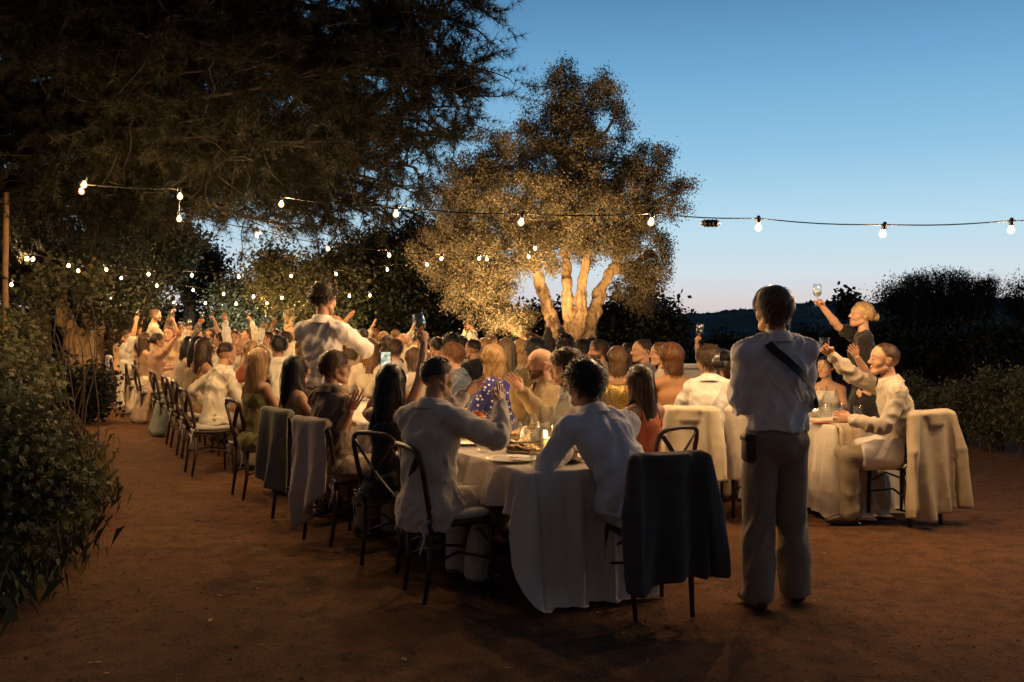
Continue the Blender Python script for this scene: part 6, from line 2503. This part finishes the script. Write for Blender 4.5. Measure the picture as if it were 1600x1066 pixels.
bandm = plain('black_webbing', (.010, .009, .009), .7)
pts = []
kx = [0, .08, .25, .42, .55, .70, .85, 1]
for t_ in np.linspace(0, 1, 60):
    a = np.interp(t_, kx, [232, 258, 302, 345, 385, 440, 482, 500])
    zr = np.interp(t_, kx, [.345, .285, .13, .0, -.03, .12, .27, .345])
    pts.append(bodypt(a, zr, .024))
pts = np.array(pts)
for _ in range(3):
    pts[1:-1] = (pts[:-2] + 2 * pts[1:-1] + pts[2:]) / 4
Tn = np.gradient(pts, axis=0)
O = pts - np.array([0, 0, 0]) * 1
O = np.stack([pts[:, 0], pts[:, 1], np.full(len(pts), .05)], 1)
O /= np.linalg.norm(O, axis=1)[:, None]
B = np.cross(Tn, O)
B /= np.linalg.norm(B, axis=1)[:, None]
hw = .024
rows = [pts + B * hw, pts + B * hw + O * .006, pts - B * hw + O * .006, pts - B * hw]
V = np.stack(rows, 1).reshape(-1, 3)
so = obj('shoulder_strap', mesh_np('shoulder_strap', V, [grid_faces(len(pts), 4, True)], False), bandm)
so.location = ph.base
so.rotation_euler = ph.root.rotation_euler
tag(so, 'wide black strap worn diagonally across the photographer\'s back', 'strap')
root = empty('belt_pouch', ph.base, ph.root.rotation_euler[2])
tag(root, 'dark pouch on the photographer\'s left hip', 'pouch')
hp = np.array([-.185, -.035, ph.P[2] - .065])
MB().add(*box(hp, [.055, .09, .15], bev=.016)).build('pouch', plain('dark_brown_leather', (.03, .02, .014), .6), root)
MB().add(*box(hp + [-.002, 0, .062], [.063, .096, .045], bev=.012)).build('flap', plain('dark_brown_leather', (.03, .02, .014), .6), root)

cp = W(1150, 566, 6.05)
root = empty('video_camera', cp, R(25))
tag(root, 'black video camera with a green light held in front of the photographer', 'camera')
MB().add(*box([0, 0, 0], [.12, .10, .085], bev=.012)).add(*box([.0, -.01, .055], [.05, .07, .03], bev=.008)).build('body', M_BLACK, root)
V, f = lathe([(0, 0), (.034, 0), (.036, .02), (.040, .05), (.040, .10), (.044, .12), (.042, .12), (.036, .10), (0, .09)], 18)
V = V[:, [0, 2, 1]] * [1, 1, 1] + [-.01, .05, -.005]
obj('lens', mesh_np('lens', V, [q[:, ::-1] for q in f]), M_BLACK, root)
MB().add(*box([-.10, -.03, .04], [.085, .018, .062], bev=.006)).build('monitor', M_BLACK, root)
MB().add(*tube([[-.05, 0, .03], [-.075, -.02, .035]], .008, 6)).build('monitor_arm', M_BLACK, root)
MB().add(*tube([[.03, -.02, -.04], [.03, -.03, -.13]], .018, 10)).build('grip', M_BLACK, root)
V, f = SDF(0).ball([.036, -.052, -.012], .0035).mesh(.0015)
obj('indicator', mesh_np('indicator', V, f), emis('green_led', (.25, 1., .75), 14.), root)

# ================================================================ chairs and the clothes on them
c_ = T1(.53, -.25, 0)
chair(c_, 64, 'dark cross back chair under the man in the cream suit')
PSEAT = [('darkhair', 40), ('brownshirt', 44), ('profile', 48), ('blonde', 58), ('whiteshirt', 60), ('longbrown', 62), ('headband', 62), ('teal', 62), ('pinktop', 62), ('farbrown', 62), ('whitetee', 62), ('farend', 62)]
DESC = {'darkhair': 'dark cross back chair under the woman with very long dark hair', 'brownshirt': 'chair hung with a pale jacket under the man in the taupe shirt', 'profile': 'chair hung with a grey green jacket under the woman in profile',
        'blonde': 'dark cross back chair under the wavy blonde woman, white cushion showing', 'whiteshirt': 'dark cross back chair under the man in the cream shirt', 'longbrown': 'chair under the brown haired woman behind the cream shirt',
        'headband': 'chair under the dark brown haired woman left of the cream shirt', 'teal': 'chair under the woman in the teal skirt', 'pinktop': 'chair under the woman in the dusty pink top', 'farbrown': 'chair with white wrap near the far end',
        'whitetee': 'chair under the man in the white tee shirt', 'farend': 'chair at the far end under the woman in black'}
CHO = {}
CHP = {'brownshirt': (537, 7.35), 'profile': (482, 8.1), 'blonde': (411, 9.15)}
for k, hd in PSEAT:
    CHO[k] = chair(G(*CHP[k]), hd, DESC[k]) if k in CHP else chair(PEOPLE[k].base + (np.array([.12, .06, 0]) if k == 'darkhair' else -np.array([math.sin(R(hd)), math.cos(R(hd)), 0]) * .03), hd, DESC[k])
o = garment(CHO['brownshirt'], (.46, .40, .34), 'pale satin lined jacket hanging over the chair of the man in the taupe shirt', 'jacket', .14, .215, False, seed=2, front=.62, skew=.05, tilt=.75)
o = garment(CHO['profile'], (.15, .15, .12), 'grey green jacket over the chair of the woman in profile', 'jacket', .24, .22, False, seed=3, front=.42, skew=-.03, tilt=-.4, thick=.026)
garment(CHO['farbrown'], (.66, .60, .54), 'white wrap hanging to the ground from a chair near the far end', 'wrap', .05, .30, False, 'wrap', seed=6)
garment(CHO['whitetee'], (.42, .42, .43), 'pale blue grey garment hanging from the chair of the man in the white tee shirt', 'jacket', .05, .28, False, seed=7)

bl = chair(G(1003, 5.56), -16, 'near dark chair hung with a charcoal jacket, front centre')
bl.location = (.775 - .02, 5.58, 0)
garment(bl, (.062, .057, .054), 'charcoal suit jacket draped over the nearest chair', 'jacket', .22, .29, True, seed=4, amp=.024, kind='plain', thick=.024)
cc_ = chair(PEOPLE['coral'].base, -40, 'chair under the woman in the coral dress')
rw = chair(PEOPLE['rightwhite'].base - np.array([.1, 0, 0]), 22, 'chair under the man in the white shirt at the right table')
rj = chair(G(1080, 8.35), 14, 'empty looking dark chair hung with a cream jacket left of the white shirt')
garment(rj, (.62, .55, .42), 'cream jacket over the chair between the coral dress and the white shirt', 'jacket', .30, .25, True, seed=5, amp=.026)
rp_ = chair(G(1190, 8.2), 30, 'chair with a white cloth half hidden behind the photographer')
garment(rp_, (.66, .60, .52), 'white cloth over the chair half hidden behind the photographer', 'wrap', .28, .24, False, 'wrap', seed=8)
rm = chair(G(1410, 8.0), -24, 'dark chair under the man in the beige shirt at the right')
garment(rm, (.52, .43, .31), 'beige linen jacket over the back of the rightmost chair', 'jacket', .10, .30, True, seed=9, amp=.026, front=.55)
# white napkin over the lap of the seated man
rmn = PEOPLE['rightman']
s = SDF(.03)
for sgn in (-1, 1):
    s.cone(rmn.P + [sgn * .09, .06, .01], [sgn * .105, .33, .545], .112, .105)
s.ell(rmn.P + [0, .10, -.05], rmn.P + [0, .30, -.06], [1, 0, 0], (.205, .10), (.20, .09))
s.cut([0, .36, 0], [0, 1, 0]).cut([0, .02, 0], [0, -1, 0]).cut([0, 0, .43], [0, 0, -1])
V, f = s.mesh(.012)
o = obj('napkin', mesh_np('napkin', wrinkle(V, f, .01, 4, 8), f), fabric((.70, .66, .64)))
o.location, o.rotation_euler = rmn.base, rmn.root.rotation_euler
tag(o, 'large white napkin over the lap of the man in the beige shirt', 'napkin')

# ================================================================ on the tables
plate(W(800, 716, 6.02) * [1, 1, 0] + [0, 0, .759], .15, 'large white plate on the near corner of the long table', group=None)
cutlery(np.array([*W(815, 714, 6.02)[:2], .772]), 1.2, True, 'fork resting on the large white plate')
set_glass(np.array([*W(806, 700, 6.22)[:2], .759]), 'wine glass standing behind the large white plate', liquid=True, group=None)
o = set_glass(np.array([*W(838, 722, 5.78)[:2], .765]), 'small clear tumbler at the very corner of the near table', 'tumbler', group=None)
candle_vase(np.array([*W(853, 690, 6.35)[:2], .759]), 'ribbed glass holder with the brightest candle on the near table', .30, .046, True, .10, None)
candle_vase(np.array([*W(725, 690, 7.0)[:2], .759]), 'ribbed glass holder between the cream suit and his hands', .30, .042, True, .06, None)
carafe(np.array([*W(878, 690, 6.45)[:2], .759]), 'clear round shouldered carafe right of the brightest candle', h=.22, r=.062)
carafe(np.array([*W(790, 690, 6.9)[:2], .759]), 'dark green bottle left of the brightest candle', (.03, .06, .02), .30, .038)
set_glass(np.array([*W(755, 700, 6.45)[:2], .759]), 'water tumbler beside the sleeve of the cream suit', 'tumbler', group=None)
set_glass(np.array([*W(778, 697, 6.6)[:2], .759]), 'second tumbler just right of the one by the cream sleeve', 'tumbler', group=None)
food(np.array([*W(822, 693, 6.4)[:2], .759]), 'board of bread and cheese left of the brightest candle', [(.35, .20, .06), (.45, .33, .12), (.20, .12, .03)], .13, 24, 1)
food(np.array([*W(872, 690, 6.18)[:2], .759]), 'board of sliced cured meat right of the brightest candle', [(.16, .03, .02), (.22, .06, .03), (.12, .03, .02)], .12, 30, 2)
blk = plain('black_stoneware', (.015, .014, .014), .35)
plate(np.array([*W(885, 722, 5.98)[:2], .759]), .11, 'black plate with a folded napkin in front of the pale blue shirt', None, blk)
mb = MB()
for k in range(4):
    V, f = box([.006 * k, .004 * k, .783 + .008 * k], [.13 - .012 * k, .10 - .01 * k, .007], bev=.003)
    V[:, 2] += .006 * noise3(V * 22 + k)
    mb.add(V, f)
o = mb.build('napkin', fabric((.55, .48, .38)))
o.location = np.array([*W(883, 722, 5.98)[:2], 0])
tag(o, 'folded beige napkin on the black plate', 'napkin')
flower(np.array([*W(746, 672, 6.75)[:2], .759]), 'orange dahlia in a small bottle beside the cream sleeve', .20, .06)
flower(T1(3.4, .50), 'orange dahlia further along the long table', .18, .05, (.70, .25, .04))
for (u, v, lab) in [(.95, .24, 'wine glass between the cream suit and the long dark hair'), (.75, .60, 'wine glass standing before the coral dress'), (1.15, .60, 'wine glass by the hands of the young man in profile'), (.30, .22, 'wine glass nearest the sleeve of the cream suit'), (1.6, .36, 'wine glass in front of the clapping bald man')]:
    set_glass(T1(u, v), lab, liquid=True)
for (u, v, r_, lab) in [(.45, .20, .09, 'small bread plate before the cream suit'), (.95, .62, .12, 'dinner plate before the coral dress')]:
    plate(T1(u, v), r_, lab)
tealight(T1(.62, .44), 'small burning tea light behind the large white plate')
tealight(T1(1.35, .50), 'small burning tea light behind the carafe on the near table')
# right table
candle_vase(np.array([*W(1274, 650, 8.6)[:2], .759]), 'lit glass candle holder on the right table beside the photographer', .16, .05, True, .07, None)
carafe(np.array([*W(1292, 650, 8.75)[:2], .759]), 'clear bottle next to the candle on the right table', h=.27, r=.045)
set_glass(np.array([*W(1313, 655, 8.9)[:2], .759]), 'tumbler on the right table behind the dark blue napkin', 'tumbler', group=None)
set_glass(np.array([*W(1341, 655, 8.75)[:2], .759]), 'tumbler on the right table nearest the man in the beige shirt', 'tumbler', group=None)
plate(np.array([*W(1330, 660, 8.5)[:2], .759]), .14, 'white plate in front of the man in the beige shirt', group=None)
o = MB().add(*box([0, 0, 0], [.10, .07, .03], bev=.01)).add(*box([.05, .02, .0], [.07, .06, .025], bev=.01)).build('napkin', fabric((.02, .022, .05)))
o.location = np.array([*W(1312, 660, 8.35)[:2], .775])
tag(o, 'crumpled dark blue napkin on the right table', 'napkin')
o = MB().add(*box([0, 0, 0], [.22, .10, .004])).build('menu_card', plain('coral_card', (.55, .20, .12), .7))
o.location = np.array([*W(1287, 664, 8.22)[:2], .768])
o.rotation_euler = (0, 0, .3)
tag(o, 'coral menu card at the edge of the right table', 'card')
# places further along
LEFT = [(1.35, 'the woman with very long dark hair'), (2.2, 'the man in the taupe shirt'), (3.0, 'the woman in profile'), (4.3, 'the wavy blonde woman'), (5.9, 'the man in the cream shirt'), (7.4, 'the bare shouldered brunette'),
        (8.6, 'the dark brown haired woman'), (9.9, 'the woman in the teal skirt'), (11.8, 'the woman in dusty pink')]
RIGHT = [(1.3, 'the young man in profile'), (2.1, 'the bald man in tan'), (2.9, 'the woman in spotted blue'), (3.9, 'the man in denim'), (5.2, 'the woman with light brown hair'), (6.7, 'the woman with long straight hair'), (7.7, 'the woman with the brown bob')]
for side, lst in ((0, LEFT), (1, RIGHT)):
    for k, (u, who) in enumerate(lst):
        v = .20 if side == 0 else TW - .20
        q = .13 if side == 0 else -.13
        plate(T1(u, v), .13, 'white dinner plate in front of ' + who)
        set_glass(T1(u + .18, v + q), 'wine glass standing in front of ' + who, liquid=k % 2 == 0)
        if k % 2 == side:
            set_glass(T1(u - .2, v + q * .8), 'water tumbler in front of ' + who, 'tumbler')
        if k < 7:
            tealight(T1(u + .35, .42 + .1 * side), 'small burning tea light level with ' + who)
for k in range(6):
    tealight(T1(12.2 + k * 1.0, .46 + rnd.uniform(-.12, .12)), 'small burning tea light on the far part of the long table', 'far tea lights')
for k, who in enumerate(['the man in the white shirt', 'the mustard dress', 'the sequin top', 'the grey suit', 'the bearded guest in grey brown']):
    tealight(T2(1.3 + k * .9, .46 + rnd.uniform(-.12, .12)), 'small burning tea light on the right table level with ' + who, 'tea lights along the right table')
    u = 1.0 + k * .7
    plate(T2(u, .2), .13, 'white dinner plate on the right table level with ' + who, 'plates on the right table')
    set_glass(T2(u + .18, .34), 'wine glass on the right table level with ' + who, liquid=True, group='glasses on the right table')
for k, who in enumerate(['the wavy blonde woman', 'the woman with long straight hair', 'the black haired woman in teal', 'the woman in dusty pink']):
    candle_vase(T1(3.6 + k * 2.6, .46), 'ribbed glass candle holder level with ' + who, .24, .042, True, .07)

# white bar counter beyond the right table
root = empty('bar_counter', G(1088, 14.5), R(12))
tag(root, 'white bar counter glimpsed between the mustard dress and the white shirt', 'counter')
MB().add(*box([0, 0, .93], [.9, .5, .05], bev=.01)).build('counter_top', plain('white_paint', (.75, .74, .72), .5), root)
MB().add(*box([0, .03, .452], [.8, .40, .90], bev=.01)).build('front', plain('white_paint', (.75, .74, .72), .5), root)
